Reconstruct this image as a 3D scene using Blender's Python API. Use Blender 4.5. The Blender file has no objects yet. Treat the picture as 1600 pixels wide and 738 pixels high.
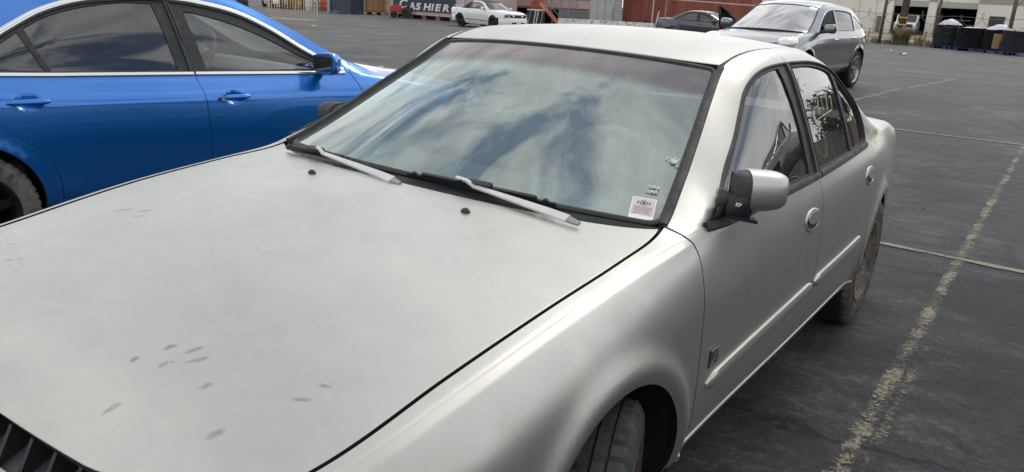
import bpy, bmesh, math, random
import numpy as np
from mathutils import Vector, Matrix
from mathutils.geometry import delaunay_2d_cdt
R_ = math.radians
rng = random.Random(7)
C = bpy.context.scene.collection
sc = bpy.context.scene

# ------------------------------------------------------------------ camera
cam_d = bpy.data.cameras.new('camera'); cam = bpy.data.objects.new('camera', cam_d); C.objects.link(cam)
CAM = Vector((1.501, -1.3535, 1.475)); YAW, PITCH, ROLL, FPX = R_(34.291), R_(-16.789), R_(3.0966), 1243.4
cf = Vector((-math.sin(YAW)*math.cos(PITCH), math.cos(YAW)*math.cos(PITCH), math.sin(PITCH)))
cr0 = Vector((math.cos(YAW), math.sin(YAW), 0)); cu0 = cr0.cross(cf)
cr = cr0*math.cos(ROLL)+cu0*math.sin(ROLL); cu = cu0*math.cos(ROLL)-cr0*math.sin(ROLL)
cam.matrix_world = Matrix(((cr.x, cu.x, -cf.x, CAM.x), (cr.y, cu.y, -cf.y, CAM.y), (cr.z, cu.z, -cf.z, CAM.z), (0, 0, 0, 1)))
cam_d.sensor_width = 36; cam_d.lens = FPX/1600*36; cam_d.clip_start = .05; cam_d.clip_end = 3000
sc.camera = cam

# ------------------------------------------------------------------ sky, sun, exposure
SUN_EL, SUN_AZ = R_(46), R_(2)           # azimuth measured from +Y towards -X
w = bpy.data.worlds.new('World'); sc.world = w; w.use_nodes = True
nt = w.node_tree; nt.nodes.clear()
def wn(t, **k):
    n = nt.nodes.new(t)
    for a, b in k.items(): setattr(n, a, b)
    return n
wl = nt.links.new
sky = wn('ShaderNodeTexSky', sky_type='NISHITA', sun_disc=False, sun_elevation=SUN_EL, sun_rotation=-SUN_AZ, air_density=1.0, dust_density=1.2, ozone_density=1.2)
tc = wn('ShaderNodeTexCoord')
mp = wn('ShaderNodeMapping'); wl(tc.outputs['Generated'], mp.inputs[0]); mp.inputs['Location'].default_value = (3.1, 1.7, .4); mp.inputs['Rotation'].default_value = (0, 0, R_(35)); mp.inputs['Scale'].default_value = (1.0, 1.9, 2.0)
n1 = wn('ShaderNodeTexNoise'); wl(mp.outputs[0], n1.inputs['Vector']); n1.inputs['Scale'].default_value = 2.1; n1.inputs['Detail'].default_value = 9; n1.inputs['Roughness'].default_value = .58; n1.inputs['Distortion'].default_value = .7
cl = wn('ShaderNodeValToRGB'); wl(n1.outputs[0], cl.inputs[0]); cl.color_ramp.elements[0].position = .36; cl.color_ramp.elements[1].position = .47
n2 = wn('ShaderNodeTexNoise'); wl(mp.outputs[0], n2.inputs['Vector']); n2.inputs['Scale'].default_value = 3.4; n2.inputs['Detail'].default_value = 7; n2.inputs['Roughness'].default_value = .55; n2.inputs['Distortion'].default_value = .4
cc = wn('ShaderNodeValToRGB'); wl(n2.outputs[0], cc.inputs[0])
cc.color_ramp.elements[0].position = .30; cc.color_ramp.elements[0].color = (.42, .44, .47, 1)
cc.color_ramp.elements[1].position = .68; cc.color_ramp.elements[1].color = (1, 1, 1, 1)
csc = wn('ShaderNodeVectorMath', operation='SCALE'); wl(cc.outputs[0], csc.inputs[0]); csc.inputs['Scale'].default_value = 13.0
dotn = wn('ShaderNodeVectorMath', operation='DOT_PRODUCT'); wl(tc.outputs['Generated'], dotn.inputs[0]); dotn.inputs[1].default_value = (-math.sin(SUN_AZ)*math.cos(SUN_EL), math.cos(SUN_AZ)*math.cos(SUN_EL), math.sin(SUN_EL))
glow = wn('ShaderNodeMapRange'); wl(dotn.outputs['Value'], glow.inputs[0]); glow.inputs[1].default_value = -.6; glow.inputs[2].default_value = 1.0; glow.inputs[3].default_value = 8.5; glow.inputs[4].default_value = 12.0   # cloud is brighter towards the veiled sun
sp3 = wn('ShaderNodeSeparateXYZ'); wl(tc.outputs['Generated'], sp3.inputs[0])
hz_ = wn('ShaderNodeMapRange'); wl(sp3.outputs[2], hz_.inputs[0]); hz_.inputs[1].default_value = 0; hz_.inputs[2].default_value = .8; hz_.inputs[3].default_value = 1.45; hz_.inputs[4].default_value = .95   # pale haze low in the sky
hm_ = wn('ShaderNodeMath', operation='MULTIPLY'); wl(glow.outputs[0], hm_.inputs[0]); wl(hz_.outputs[0], hm_.inputs[1]); wl(hm_.outputs[0], csc.inputs['Scale'])
mx = wn('ShaderNodeMix', data_type='RGBA'); wl(cl.outputs[0], mx.inputs['Factor']); wl(sky.outputs[0], mx.inputs['A']); wl(csc.outputs[0], mx.inputs['B'])
bg = wn('ShaderNodeBackground'); wl(mx.outputs['Result'], bg.inputs[0]); bg.inputs[1].default_value = .10
wo = wn('ShaderNodeOutputWorld'); wl(bg.outputs[0], wo.inputs[0])
sd = bpy.data.lights.new('sun', 'SUN'); sun = bpy.data.objects.new('sun', sd); C.objects.link(sun)
sd.energy = .5; sd.angle = R_(14); sd.color = (1, .95, .88)
sv = Vector((-math.sin(SUN_AZ)*math.cos(SUN_EL), math.cos(SUN_AZ)*math.cos(SUN_EL), math.sin(SUN_EL)))
sun.rotation_euler = sv.to_track_quat('Z', 'Y').to_euler()
sc.view_settings.view_transform = 'Standard'; sc.view_settings.look = 'None'; sc.view_settings.exposure = 0.40; sc.view_settings.gamma = 1

# ------------------------------------------------------------------ materials
MATS = {}
def nmat(name):
    m = bpy.data.materials.new(name); m.use_nodes = True; t = m.node_tree
    return m, t, t.nodes['Principled BSDF'], t.nodes['Material Output']
def _n(t, ty, **k):
    n = t.nodes.new(ty)
    for a, b in k.items(): setattr(n, a, b)
    return n
def noise(t, scale, detail=4, rough=.55, dist=0, coord='Object', mapscale=None):
    c = _n(t, 'ShaderNodeTexCoord'); n = _n(t, 'ShaderNodeTexNoise')
    n.inputs['Scale'].default_value = scale; n.inputs['Detail'].default_value = detail; n.inputs['Roughness'].default_value = rough; n.inputs['Distortion'].default_value = dist
    if mapscale:
        m = _n(t, 'ShaderNodeMapping'); m.inputs['Scale'].default_value = mapscale
        t.links.new(c.outputs[coord], m.inputs[0]); t.links.new(m.outputs[0], n.inputs['Vector'])
    else: t.links.new(c.outputs[coord], n.inputs['Vector'])
    return n
def ramp(t, src, stops):
    r = _n(t, 'ShaderNodeValToRGB'); t.links.new(src, r.inputs[0]); e = r.color_ramp.elements
    while len(e) < len(stops): e.new(.5)
    for i, (p, c) in enumerate(stops):
        e[i].position = p; e[i].color = tuple(c)+(1,) if len(c) == 3 else c
    return r
def g3(v): return (v, v, v)
def mat(name, col, rough=.5, metal=0., var=0., vscale=6., bump=0., bscale=60., coat=0., spec=None, emit=None, vdark=None, coord='Object', mapscale=None):
    if name in MATS: return MATS[name]
    m, t, b, o = nmat(name)
    b.inputs['Base Color'].default_value = tuple(col)+(1,); b.inputs['Roughness'].default_value = rough; b.inputs['Metallic'].default_value = metal
    if coat: b.inputs['Coat Weight'].default_value = coat; b.inputs['Coat Roughness'].default_value = .03
    if spec is not None: b.inputs['Specular IOR Level'].default_value = spec
    if var:
        n = noise(t, vscale, 6, .6, .3, coord, mapscale); lo = tuple(c*(1-var) for c in col) if vdark is None else vdark
        r = ramp(t, n.outputs[0], [(.3, lo), (.7, tuple(min(1, c*(1+var*.6)) for c in col))]); t.links.new(r.outputs[0], b.inputs['Base Color'])
        rr = ramp(t, n.outputs[0], [(.3, g3(min(1, rough*1.15))), (.7, g3(rough*.85))]); t.links.new(rr.outputs[0], b.inputs['Roughness'])
    if bump:
        n = noise(t, bscale, 5, .6, 0, coord); bp = _n(t, 'ShaderNodeBump'); bp.inputs['Strength'].default_value = bump; bp.inputs['Distance'].default_value = .01
        t.links.new(n.outputs[0], bp.inputs['Height']); t.links.new(bp.outputs[0], b.inputs['Normal'])
    if emit: b.inputs['Emission Color'].default_value = tuple(emit[:3])+(1,); b.inputs['Emission Strength'].default_value = emit[3]
    MATS[name] = m; return m
def glass(name, tint=(.6, .7, .68), refl=1.5, rough=.0, dust=.0, dustcol=(.5, .5, .48), dscale=9., body=0., bodycol=(.02, .02, .02), gcol=(1, 1, 1)):
    """thin car glass: tinted see-through sheet with fresnel reflection and a film of dust"""
    if name in MATS: return MATS[name]
    m, t, b, o = nmat(name); t.nodes.remove(b); L = t.links.new
    tr = _n(t, 'ShaderNodeBsdfTransparent'); tr.inputs[0].default_value = tuple(tint)+(1,)
    gl = _n(t, 'ShaderNodeBsdfGlossy'); gl.inputs['Roughness'].default_value = rough; gl.inputs[0].default_value = tuple(gcol)+(1,)
    geo = _n(t, 'ShaderNodeNewGeometry'); dp = _n(t, 'ShaderNodeVectorMath', operation='DOT_PRODUCT'); L(geo.outputs['Incoming'], dp.inputs[0]); L(geo.outputs['Normal'], dp.inputs[1])
    ab = _n(t, 'ShaderNodeMath', operation='ABSOLUTE'); L(dp.outputs['Value'], ab.inputs[0])
    om = _n(t, 'ShaderNodeMath', operation='SUBTRACT'); om.inputs[0].default_value = 1; L(ab.outputs[0], om.inputs[1])
    pw = _n(t, 'ShaderNodeMath', operation='POWER'); L(om.outputs[0], pw.inputs[0]); pw.inputs[1].default_value = 5
    f0 = ((refl-1)/(refl+1))**2*1.7
    fa = _n(t, 'ShaderNodeMath', operation='MULTIPLY_ADD'); L(pw.outputs[0], fa.inputs[0]); fa.inputs[1].default_value = 1-f0; fa.inputs[2].default_value = f0
    base = tr.outputs[0]
    if body:
        d0 = _n(t, 'ShaderNodeBsdfDiffuse'); d0.inputs[0].default_value = tuple(bodycol)+(1,)
        m0 = _n(t, 'ShaderNodeMixShader'); m0.inputs[0].default_value = body; L(base, m0.inputs[1]); L(d0.outputs[0], m0.inputs[2]); base = m0.outputs[0]
    m1 = _n(t, 'ShaderNodeMixShader'); L(fa.outputs[0], m1.inputs[0]); L(base, m1.inputs[1]); L(gl.outputs[0], m1.inputs[2]); out = m1.outputs[0]
    if dust:
        df = _n(t, 'ShaderNodeBsdfDiffuse'); df.inputs[0].default_value = tuple(dustcol)+(1,)
        n = noise(t, dscale, 8, .65, .6); r = ramp(t, n.outputs[0], [(.25, g3(dust*.45)), (.8, g3(dust*1.5))])
        m2 = _n(t, 'ShaderNodeMixShader'); L(r.outputs[0], m2.inputs[0]); L(out, m2.inputs[1]); L(df.outputs[0], m2.inputs[2]); out = m2.outputs[0]
    L(out, o.inputs[0]); MATS[name] = m; return m

# ------------------------------------------------------------------ object helpers
def link(o, parent=None):
    C.objects.link(o)
    if parent is not None: o.parent = parent
    return o
def tag(o, label=None, cat=None, group=None, kind=None):
    if label: o['label'] = label
    if cat: o['category'] = cat
    if group: o['group'] = group
    if kind: o['kind'] = kind
    return o
def empty(name, loc=(0, 0, 0), rz=0, rot=None, label=None, cat=None, group=None):
    o = bpy.data.objects.new(name, None); o.location = loc; o.rotation_euler = rot or (0, 0, rz); o.empty_display_size = .2
    link(o); return tag(o, label, cat, group)
def mobj(name, verts, faces, m, parent=None, smooth=True, normals=None):
    me = bpy.data.meshes.new(name); me.from_pydata([tuple(map(float, v)) for v in verts], [], faces); me.update()
    if smooth: me.polygons.foreach_set('use_smooth', [True]*len(me.polygons))
    if normals is not None: me.normals_split_custom_set_from_vertices([tuple(map(float, n)) for n in normals])
    for mm in (m if isinstance(m, (list, tuple)) else [m]): me.materials.append(mm)
    return link(bpy.data.objects.new(name, me), parent)
class MB:
    """collects simple shapes into one mesh"""
    def __init__(s): s.v = []; s.f = []
    def box(s, lo, hi, M=None):
        n = len(s.v)
        for z in (lo[2], hi[2]):
            for x, y in ((lo[0], lo[1]), (hi[0], lo[1]), (hi[0], hi[1]), (lo[0], hi[1])):
                p = Vector((x, y, z)); s.v.append(tuple(M @ p if M else p))
        s.f += [tuple(n+i for i in q) for q in ((0, 3, 2, 1), (4, 5, 6, 7), (0, 1, 5, 4), (1, 2, 6, 5), (2, 3, 7, 6), (3, 0, 4, 7))]; return s
    def bar(s, a, b, wd, ht=None, up=(0, 0, 1)):
        a, b = Vector(a), Vector(b); d = (b-a); L = d.length; d.normalize(); u = Vector(up)
        if abs(d.dot(u)) > .98: u = Vector((0, 1, 0))
        sx = d.cross(u).normalized(); sz = sx.cross(d).normalized(); ht = ht or wd
        M = Matrix(((sx.x, d.x, sz.x, a.x), (sx.y, d.y, sz.y, a.y), (sx.z, d.z, sz.z, a.z), (0, 0, 0, 1)))
        return s.box((-wd/2, 0, -ht/2), (wd/2, L, ht/2), M)
    def tube(s, pts, r, n=8, cap=True, closed=False):
        pts = [Vector(p) for p in pts]; rs = r if isinstance(r, (list, tuple)) else [r]*len(pts); b0 = len(s.v); k = len(pts); ref = None
        for i, p in enumerate(pts):
            t = (pts[(i+1) % k]-pts[i-1]) if closed else (pts[min(i+1, k-1)]-pts[max(i-1, 0)])
            t.normalize()
            if ref is None: ref = Vector((0, 0, 1)) if abs(t.z) < .9 else Vector((1, 0, 0))
            a = t.cross(ref).normalized(); ref = a.cross(t).normalized()
            for j in range(n):
                q = 2*math.pi*j/n; s.v.append(tuple(p+(a*math.cos(q)+ref*math.sin(q))*rs[i]))
        for i in range(k if closed else k-1):
            for j in range(n):
                a0 = b0+i*n; a1 = b0+((i+1) % k)*n; s.f.append((a0+j, a0+(j+1) % n, a1+(j+1) % n, a1+j))
        if cap and not closed: s.f.append(tuple(b0+j for j in range(n))[::-1]); s.f.append(tuple(b0+(k-1)*n+j for j in range(n)))
        return s
    def lathe(s, prof, n=32, axis='x', at=(0, 0, 0), mod=None, cap=False):
        """prof: (along axis, radius)"""
        b0 = len(s.v); K = len(prof)
        for j in range(n):
            q = 2*math.pi*j/n
            for i, (a, r) in enumerate(prof):
                if mod: r = r+mod(i, j)
                c, d = r*math.cos(q), r*math.sin(q)
                p = {'x': (a, c, d), 'y': (c, a, d), 'z': (c, d, a)}[axis]; s.v.append((p[0]+at[0], p[1]+at[1], p[2]+at[2]))
        for j in range(n):
            j2 = (j+1) % n
            for i in range(K-1): s.f.append((b0+j*K+i, b0+j2*K+i, b0+j2*K+i+1, b0+j*K+i+1))
        if cap:
            s.f.append(tuple(b0+j*K for j in range(n))); s.f.append(tuple(b0+j*K+K-1 for j in range(n)))
        return s
    def grid(s, P):
        """P: rows x cols of points"""
        b0 = len(s.v); nr, nc = len(P), len(P[0])
        for row in P: s.v += [tuple(p) for p in row]
        for i in range(nr-1):
            for j in range(nc-1): s.f.append((b0+i*nc+j, b0+i*nc+j+1, b0+(i+1)*nc+j+1, b0+(i+1)*nc+j))
        return s
    def prism(s, poly, h0, h1, fn=None):
        """poly in 2D extruded; fn maps (a,b,h)->xyz"""
        fn = fn or (lambda a, b, h: (a, b, h)); b0 = len(s.v); k = len(poly)
        for h in (h0, h1): s.v += [tuple(fn(a, b, h)) for a, b in poly]
        s.f.append(tuple(b0+i for i in range(k))[::-1]); s.f.append(tuple(b0+k+i for i in range(k)))
        for i in range(k): s.f.append((b0+i, b0+(i+1) % k, b0+k+(i+1) % k, b0+k+i))
        return s
    def build(s, name, m, parent=None, smooth=False, bevel=0, sharp=None):
        o = mobj(name, s.v, s.f, m, parent, smooth)
        bm = bmesh.new(); bm.from_mesh(o.data); bmesh.ops.recalc_face_normals(bm, faces=bm.faces); bm.to_mesh(o.data); bm.free()
        if bevel:
            md = o.modifiers.new('b', 'BEVEL'); md.width = bevel; md.segments = 2; md.limit_method = 'ANGLE'; md.angle_limit = R_(40)
        if smooth and sharp: 
            o.data.set_sharp_from_angle(angle=R_(sharp))
        return o
def text(name, s, size, m, parent, M, extrude=.001, align='LEFT', shear=0., bold=0., spacing=1.):
    cu_ = bpy.data.curves.new(name, 'FONT'); cu_.body = s; cu_.size = size; cu_.extrude = extrude; cu_.align_x = align; cu_.shear = shear; cu_.offset = bold; cu_.space_character = spacing
    cu_.resolution_u = 3
    tmp = bpy.data.objects.new(name, cu_); C.objects.link(tmp); bpy.context.view_layer.update()
    dg = bpy.context.evaluated_depsgraph_get(); me = bpy.data.meshes.new_from_object(tmp.evaluated_get(dg))
    bpy.data.objects.remove(tmp); me.transform(M); me.materials.clear(); me.materials.append(m)
    return link(bpy.data.objects.new(name, me), parent)
def copy_tree(o, parent=None, **lab):
    c = o.copy(); C.objects.link(c); c.parent = parent
    for ch in list(o.children): copy_tree(ch, c)
    return tag(c, **lab)

# ------------------------------------------------------------------ smooth curves and lofted sheets
def pchip_eval(xk, yk, x):
    xk = np.asarray(xk, float); yk = np.asarray(yk, float); h = np.diff(xk); d = np.diff(yk)/h
    m = np.zeros_like(yk); m[0] = d[0]; m[-1] = d[-1]
    if len(xk) > 2:
        w1 = 2*h[1:]+h[:-1]; w2 = h[1:]+2*h[:-1]; ok = d[:-1]*d[1:] > 0
        dd = np.where(ok, (w1+w2)/(w1/np.where(ok, d[:-1], 1)+w2/np.where(ok, d[1:], 1)), 0)
        # gentler than strict pchip: blend with centred slope
        cs = (h[1:]*d[:-1]+h[:-1]*d[1:])/(h[1:]+h[:-1]); m[1:-1] = .4*dd+.6*cs
    x = np.asarray(x, float); i = np.clip(np.searchsorted(xk, x)-1, 0, len(h)-1); t = (x-xk[i])/h[i]
    lo = t < 0; hi = t > 1; tc_ = np.clip(t, 0, 1)
    y = (1+2*tc_)*(1-tc_)**2*yk[i]+tc_*(1-tc_)**2*h[i]*m[i]+tc_**2*(3-2*tc_)*yk[i+1]+tc_**2*(tc_-1)*h[i]*m[i+1]
    return y+np.where(lo, t*h[i]*m[0], 0)+np.where(hi, (t-1)*h[i]*m[-1], 0)
class Crv:
    """smooth 1-D curve through knots, lightly low-passed so reflections run clean"""
    def __init__(s, xk, yk, sig=.03):
        a, b = xk[0]-.4, xk[-1]+.4; s.x = np.arange(a, b, .005); y = pchip_eval(xk, yk, s.x)
        if sig:
            k = int(3*sig/.005); g = np.exp(-.5*(np.arange(-k, k+1)*.005/sig)**2); g /= g.sum()
            yp = np.concatenate([2*y[0]-y[k:0:-1], y, 2*y[-1]-y[-2:-k-2:-1]]); y = np.convolve(yp, g, 'valid')
        s.y = y
    def __call__(s, x): return np.interp(x, s.x, s.y)
class Loft:
    """sheet through K lengthwise curves; params (y, t)"""
    def __init__(s, curves, sig=.03, disp=None):
        s.cx = [Crv([p[0] for p in c], [p[1] for p in c], sig) for c in curves]; s.cz = [Crv([p[0] for p in c], [p[2] for p in c], sig) for c in curves]
        s.K = len(curves); s.disp = disp
        yy = np.linspace(curves[0][0][0], curves[0][-1][0], 60)
        X = np.stack([c(yy) for c in s.cx]); Z = np.stack([c(yy) for c in s.cz])
        d = np.hypot(np.diff(X, axis=0), np.diff(Z, axis=0)); ch = d.max(axis=1)*.5+d.mean(axis=1)*.5
        s.tk = np.concatenate([[0], np.cumsum(ch)]); s.tmax = s.tk[-1]
    def _herm(s, V, t):
        tk = s.tk; h = np.diff(tk); d = np.diff(V, axis=1)/h
        m = np.zeros_like(V); m[:, 0] = d[:, 0]; m[:, -1] = d[:, -1]
        m[:, 1:-1] = (h[1:]*d[:, :-1]+h[:-1]*d[:, 1:])/(h[1:]+h[:-1])
        lim = 2.2*np.minimum(np.abs(d[:, :-1]), np.abs(d[:, 1:])); same = d[:, :-1]*d[:, 1:] > 0
        mm = m[:, 1:-1]; m[:, 1:-1] = np.where(same, np.clip(mm, -lim, lim), mm*.35)
        i = np.clip(np.searchsorted(tk, t)-1, 0, len(h)-1); r = np.arange(len(t)); u = (t-tk[i])/h[i]
        lo = np.minimum(u, 0)*h[i]; hi_ = np.maximum(u-1, 0)*h[i]; u = np.clip(u, 0, 1)
        return (1+2*u)*(1-u)**2*V[r, i]+u*(1-u)**2*h[i]*m[r, i]+u**2*(3-2*u)*V[r, i+1]+u**2*(u-1)*h[i]*m[r, i+1]+lo*m[r, i]+hi_*m[r, i+1]
    def raw(s, y, t):
        y = np.atleast_1d(np.asarray(y, float)); t = np.atleast_1d(np.asarray(t, float)); y, t = np.broadcast_arrays(y, t)
        X = np.stack([c(y) for c in s.cx], 1); Z = np.stack([c(y) for c in s.cz], 1)
        return s._herm(X, t), s._herm(Z, t)
    def P(s, y, t):
        y = np.atleast_1d(np.asarray(y, float)); t = np.atleast_1d(np.asarray(t, float)); y, t = np.broadcast_arrays(y, t)
        x, z = s.raw(y, t)
        if s.disp is not None: x = x+s.disp(y, z)
        return np.stack([x, y, z], 1)
    def inv(s, y, z):
        y = np.atleast_1d(np.asarray(y, float)); z = np.broadcast_to(np.atleast_1d(np.asarray(z, float)), y.shape)
        lo = np.zeros(len(y)); hi = np.full(len(y), s.tmax)
        for _ in range(22):
            md = (lo+hi)/2; zz_ = s.raw(y, md)[1]; up = zz_ < z; lo = np.where(up, md, lo); hi = np.where(up, hi, md)
        return (lo+hi)/2
    def yz(s, pts): 
        a = np.array(pts, float); return np.stack([a[:, 0], s.inv(a[:, 0], a[:, 1])], 1)
class Fn:
    def __init__(s, f): s.P = f
def nrm(S, a, b, e=.002):
    da = S.P(a+e, b)-S.P(a-e, b); db = S.P(a, b+e)-S.P(a, b-e); n = np.cross(da, db); l = np.linalg.norm(n, axis=1, keepdims=True)
    return n/np.where(l < 1e-12, 1, l)
def dense(poly, h, closed=True):
    out = []; k = len(poly)
    for i in range(k if closed else k-1):
        a = np.array(poly[i], float); b = np.array(poly[(i+1) % k], float); n = max(1, int(round(np.linalg.norm(b-a)/h)))
        out += [a+(b-a)*j/n for j in range(n)]
    if not closed: out.append(np.array(poly[-1], float))
    return np.array(out)
def smooth_poly(poly, h, closed=True, keep=50):
    """round a polyline with Catmull-Rom, keeping corners sharper than `keep` degrees"""
    P = [np.array(p, float) for p in poly]; k = len(P); out = []
    def tang(i):
        if not closed and i in (0, k-1): return None
        a = P[i]-P[i-1]; b = P[(i+1) % k]-P[i]; ca = a@b/(np.linalg.norm(a)*np.linalg.norm(b)+1e-9)
        return None if math.degrees(math.acos(max(-1, min(1, ca)))) > keep else (P[(i+1) % k]-P[i-1])
    for i in range(k if closed else k-1):
        a, b = P[i], P[(i+1) % k]; L = np.linalg.norm(b-a); n = max(1, int(round(L/h)))
        def sl(j, e):
            q = tang(j)
            return (b-a) if q is None else q/np.linalg.norm(q)*L
        ta, tb = sl(i, 0), sl((i+1) % k, 1)
        for j in range(n):
            u = j/n; out.append((1+2*u)*(1-u)**2*a+u*(1-u)**2*ta+u*u*(3-2*u)*b+u*u*(u-1)*tb)
    if not closed: out.append(P[-1])
    return np.array(out)
def inside(poly, pts):
    x, y = pts[:, 0], pts[:, 1]; c = np.zeros(len(pts), bool); k = len(poly); j = k-1
    for i in range(k):
        xi, yi = poly[i]; xj, yj = poly[j]; cond = ((yi > y) != (yj > y))
        with np.errstate(divide='ignore', invalid='ignore'): c ^= cond & (x < (xj-xi)*(y-yi)/(yj-yi+1e-15)+xi)
        j = i
    return c
def segdist(poly, pts):
    a = poly; b = np.roll(poly, -1, 0); d = b-a; L2 = (d**2).sum(1)+1e-15; best = np.full(len(pts), 9.)
    for i in range(len(a)):
        t = np.clip(((pts-a[i])@d[i])/L2[i], 0, 1); q = a[i]+t[:, None]*d[i]; best = np.minimum(best, np.hypot(*(pts-q).T))
    return best
def GAPM(): return mat('panel_gap_dark', (.012, .012, .012), .9)
def panel(name, S, outline, m, parent, h=.025, holes=(), off=0., flange=.018, side=1, gap=.0022, roll=.003, edge_h=None, flip=False):
    """a sheet cut from surface S by an outline in its two parameters, with turned-in edges"""
    eh = edge_h or h*.7; loops = [dense(outline, eh)]+[dense(q, eh) for q in holes]
    # shrink by the shut gap happens in caller outlines; drop repeats
    lo = loops[0].min(0); hi = loops[0].max(0); pts = []
    r = 0; y = lo[1]
    while y < hi[1]:
        xs = np.arange(lo[0]+(h/2 if r % 2 else 0), hi[0], h); pts.append(np.stack([xs, np.full(len(xs), y)], 1)); y += h*.87; r += 1
    g = np.concatenate(pts); ok = inside(loops[0], g)
    for q in loops[1:]: ok &= ~inside(q, g)
    g = g[ok]
    for q in loops: g = g[segdist(q, g) > h*.42]
    V = []; E = []
    for q in loops:
        n0 = len(V); V += [tuple(p) for p in q]; E += [(n0+i, n0+(i+1) % len(q)) for i in range(len(q))]
    V += [tuple(p) for p in g]
    ov, oe, of, *_ = delaunay_2d_cdt([Vector(p) for p in V], E, [], 0, 1e-6)
    ov = np.array([tuple(p) for p in ov]); of = [tuple(q) for q in of]
    cen = ov[np.array(of)].mean(1); ok = inside(loops[0], cen)
    for q in loops[1:]: ok &= ~inside(q, cen)
    of = [q for q, k in zip(of, ok) if k]
    N = nrm(S, ov[:, 0], ov[:, 1]); P = S.P(ov[:, 0], ov[:, 1])
    # orient outward
    sgn = -1. if flip else 1.
    a, b, c = P[of[0][0]], P[of[0][1]], P[of[0][2]]
    N = N*sgn; P = P+N*off
    sx = np.array([side, 1, 1.]); P = P*sx; Nn = N*sx
    fa = np.array(of); fn = np.cross(P[fa[:, 1]]-P[fa[:, 0]], P[fa[:, 2]]-P[fa[:, 0]]); ok = (fn*Nn[fa[:, 0]]).sum(1) > 0
    F = [q if k else q[::-1] for q, k in zip(of, ok)]
    verts = [p for p in P]; norms = [n for n in Nn]; DARK = []
    if flange:
        for li, q in enumerate(loops):
            k = len(q); n_ = nrm(S, q[:, 0], q[:, 1])*sgn; p_ = (S.P(q[:, 0], q[:, 1])+n_*off); t_ = np.roll(p_, -1, 0)-np.roll(p_, 1, 0); t_ /= np.linalg.norm(t_, axis=1, keepdims=True)+1e-12
            o_ = np.cross(t_, n_)
            tst = q+0.0; ar = .5*np.sum(q[:, 0]*np.roll(q[:, 1], -1)-q[:, 1]*np.roll(q[:, 0], -1))
            # outward direction: test a point nudged along o_
            w_ = (S.P(q[:1, 0]+1e-4, q[:1, 1])-S.P(q[:1, 0], q[:1, 1]))[0]/1e-4; w2 = (S.P(q[:1, 0], q[:1, 1]+1e-4)-S.P(q[:1, 0], q[:1, 1]))[0]/1e-4
            i0 = 0; dd = np.linalg.lstsq(np.stack([w_, w2], 1), o_[i0], rcond=None)[0]; tp = (q[i0]+dd/np.linalg.norm(dd)*2e-3)[None]
            inn = bool(inside(loops[0], tp)[0])
            if li: inn = not inside(q, tp)[0]
            if inn: o_ = -o_
            rings = [(p_, n_), (p_+o_*roll*.45-n_*roll*.35, n_*.6+o_*.8), (p_+o_*roll*.6-n_*roll*1.2, o_), (p_+o_*roll*.6-n_*flange, o_)]
            b0 = len(verts)
            for pp, nn in rings:
                nn = nn/np.linalg.norm(nn, axis=1, keepdims=True); verts += list(pp*sx); norms += list(nn*sx)
            RV = np.array(verts[b0:]); RN = np.array(norms[b0:]); ii = np.arange(k); i2 = (ii+1) % k
            for ri in range(3):
                q4 = np.stack([ri*k+ii, ri*k+i2, (ri+1)*k+i2, (ri+1)*k+ii], 1); fn = np.cross(RV[q4[:, 1]]-RV[q4[:, 0]], RV[q4[:, 2]]-RV[q4[:, 0]]); ok = (fn*RN[q4[:, 2]]).sum(1) > 0; q4 = q4+b0
                F += [tuple(int(v) for v in (f if o_k else f[::-1])) for f, o_k in zip(q4, ok)]; DARK += [0 if ri == 0 else 1]*k
    o = mobj(name, verts, F, [m, GAPM()], parent, True, norms)
    if DARK: o.data.polygons.foreach_set('material_index', [0]*(len(F)-len(DARK))+DARK)
    return o
def sweep(name, pts, nors, prof, m, parent, closed=False, side=1, smooth=True, cap=True, scale=None):
    """profile (a across, b out) swept along pts with given outward normals"""
    P = np.asarray(pts, float); N = np.asarray(nors, float); k = len(P); v = []; f = []; n = len(prof)
    T = (np.roll(P, -1, 0)-np.roll(P, 1, 0)) if closed else np.gradient(P, axis=0)
    T /= np.linalg.norm(T, axis=1, keepdims=True)+1e-12; B = np.cross(T, N); B /= np.linalg.norm(B, axis=1, keepdims=True)+1e-12
    for i in range(k):
        sc_ = 1. if scale is None else scale[i]
        for a, b in prof: q = P[i]+B[i]*a*sc_+N[i]*b*(1 if scale is None else min(1, sc_*1.0)); v.append((q[0]*side, q[1], q[2]))
    for i in range(k if closed else k-1):
        for j in range(n): f.append((i*n+j, i*n+(j+1) % n, ((i+1) % k)*n+(j+1) % n, ((i+1) % k)*n+j))
    if cap and not closed: f.append(tuple(range(n))); f.append(tuple((k-1)*n+j for j in range(n)))
    mb = MB(); mb.v = v; mb.f = f; o = mb.build(name, m, parent, smooth, sharp=50 if smooth else None); return o
def on(S, ab, off=0., sgn=1.):
    ab = np.asarray(ab, float); n = nrm(S, ab[:, 0], ab[:, 1])*sgn; return S.P(ab[:, 0], ab[:, 1])+n*off, n
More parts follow.
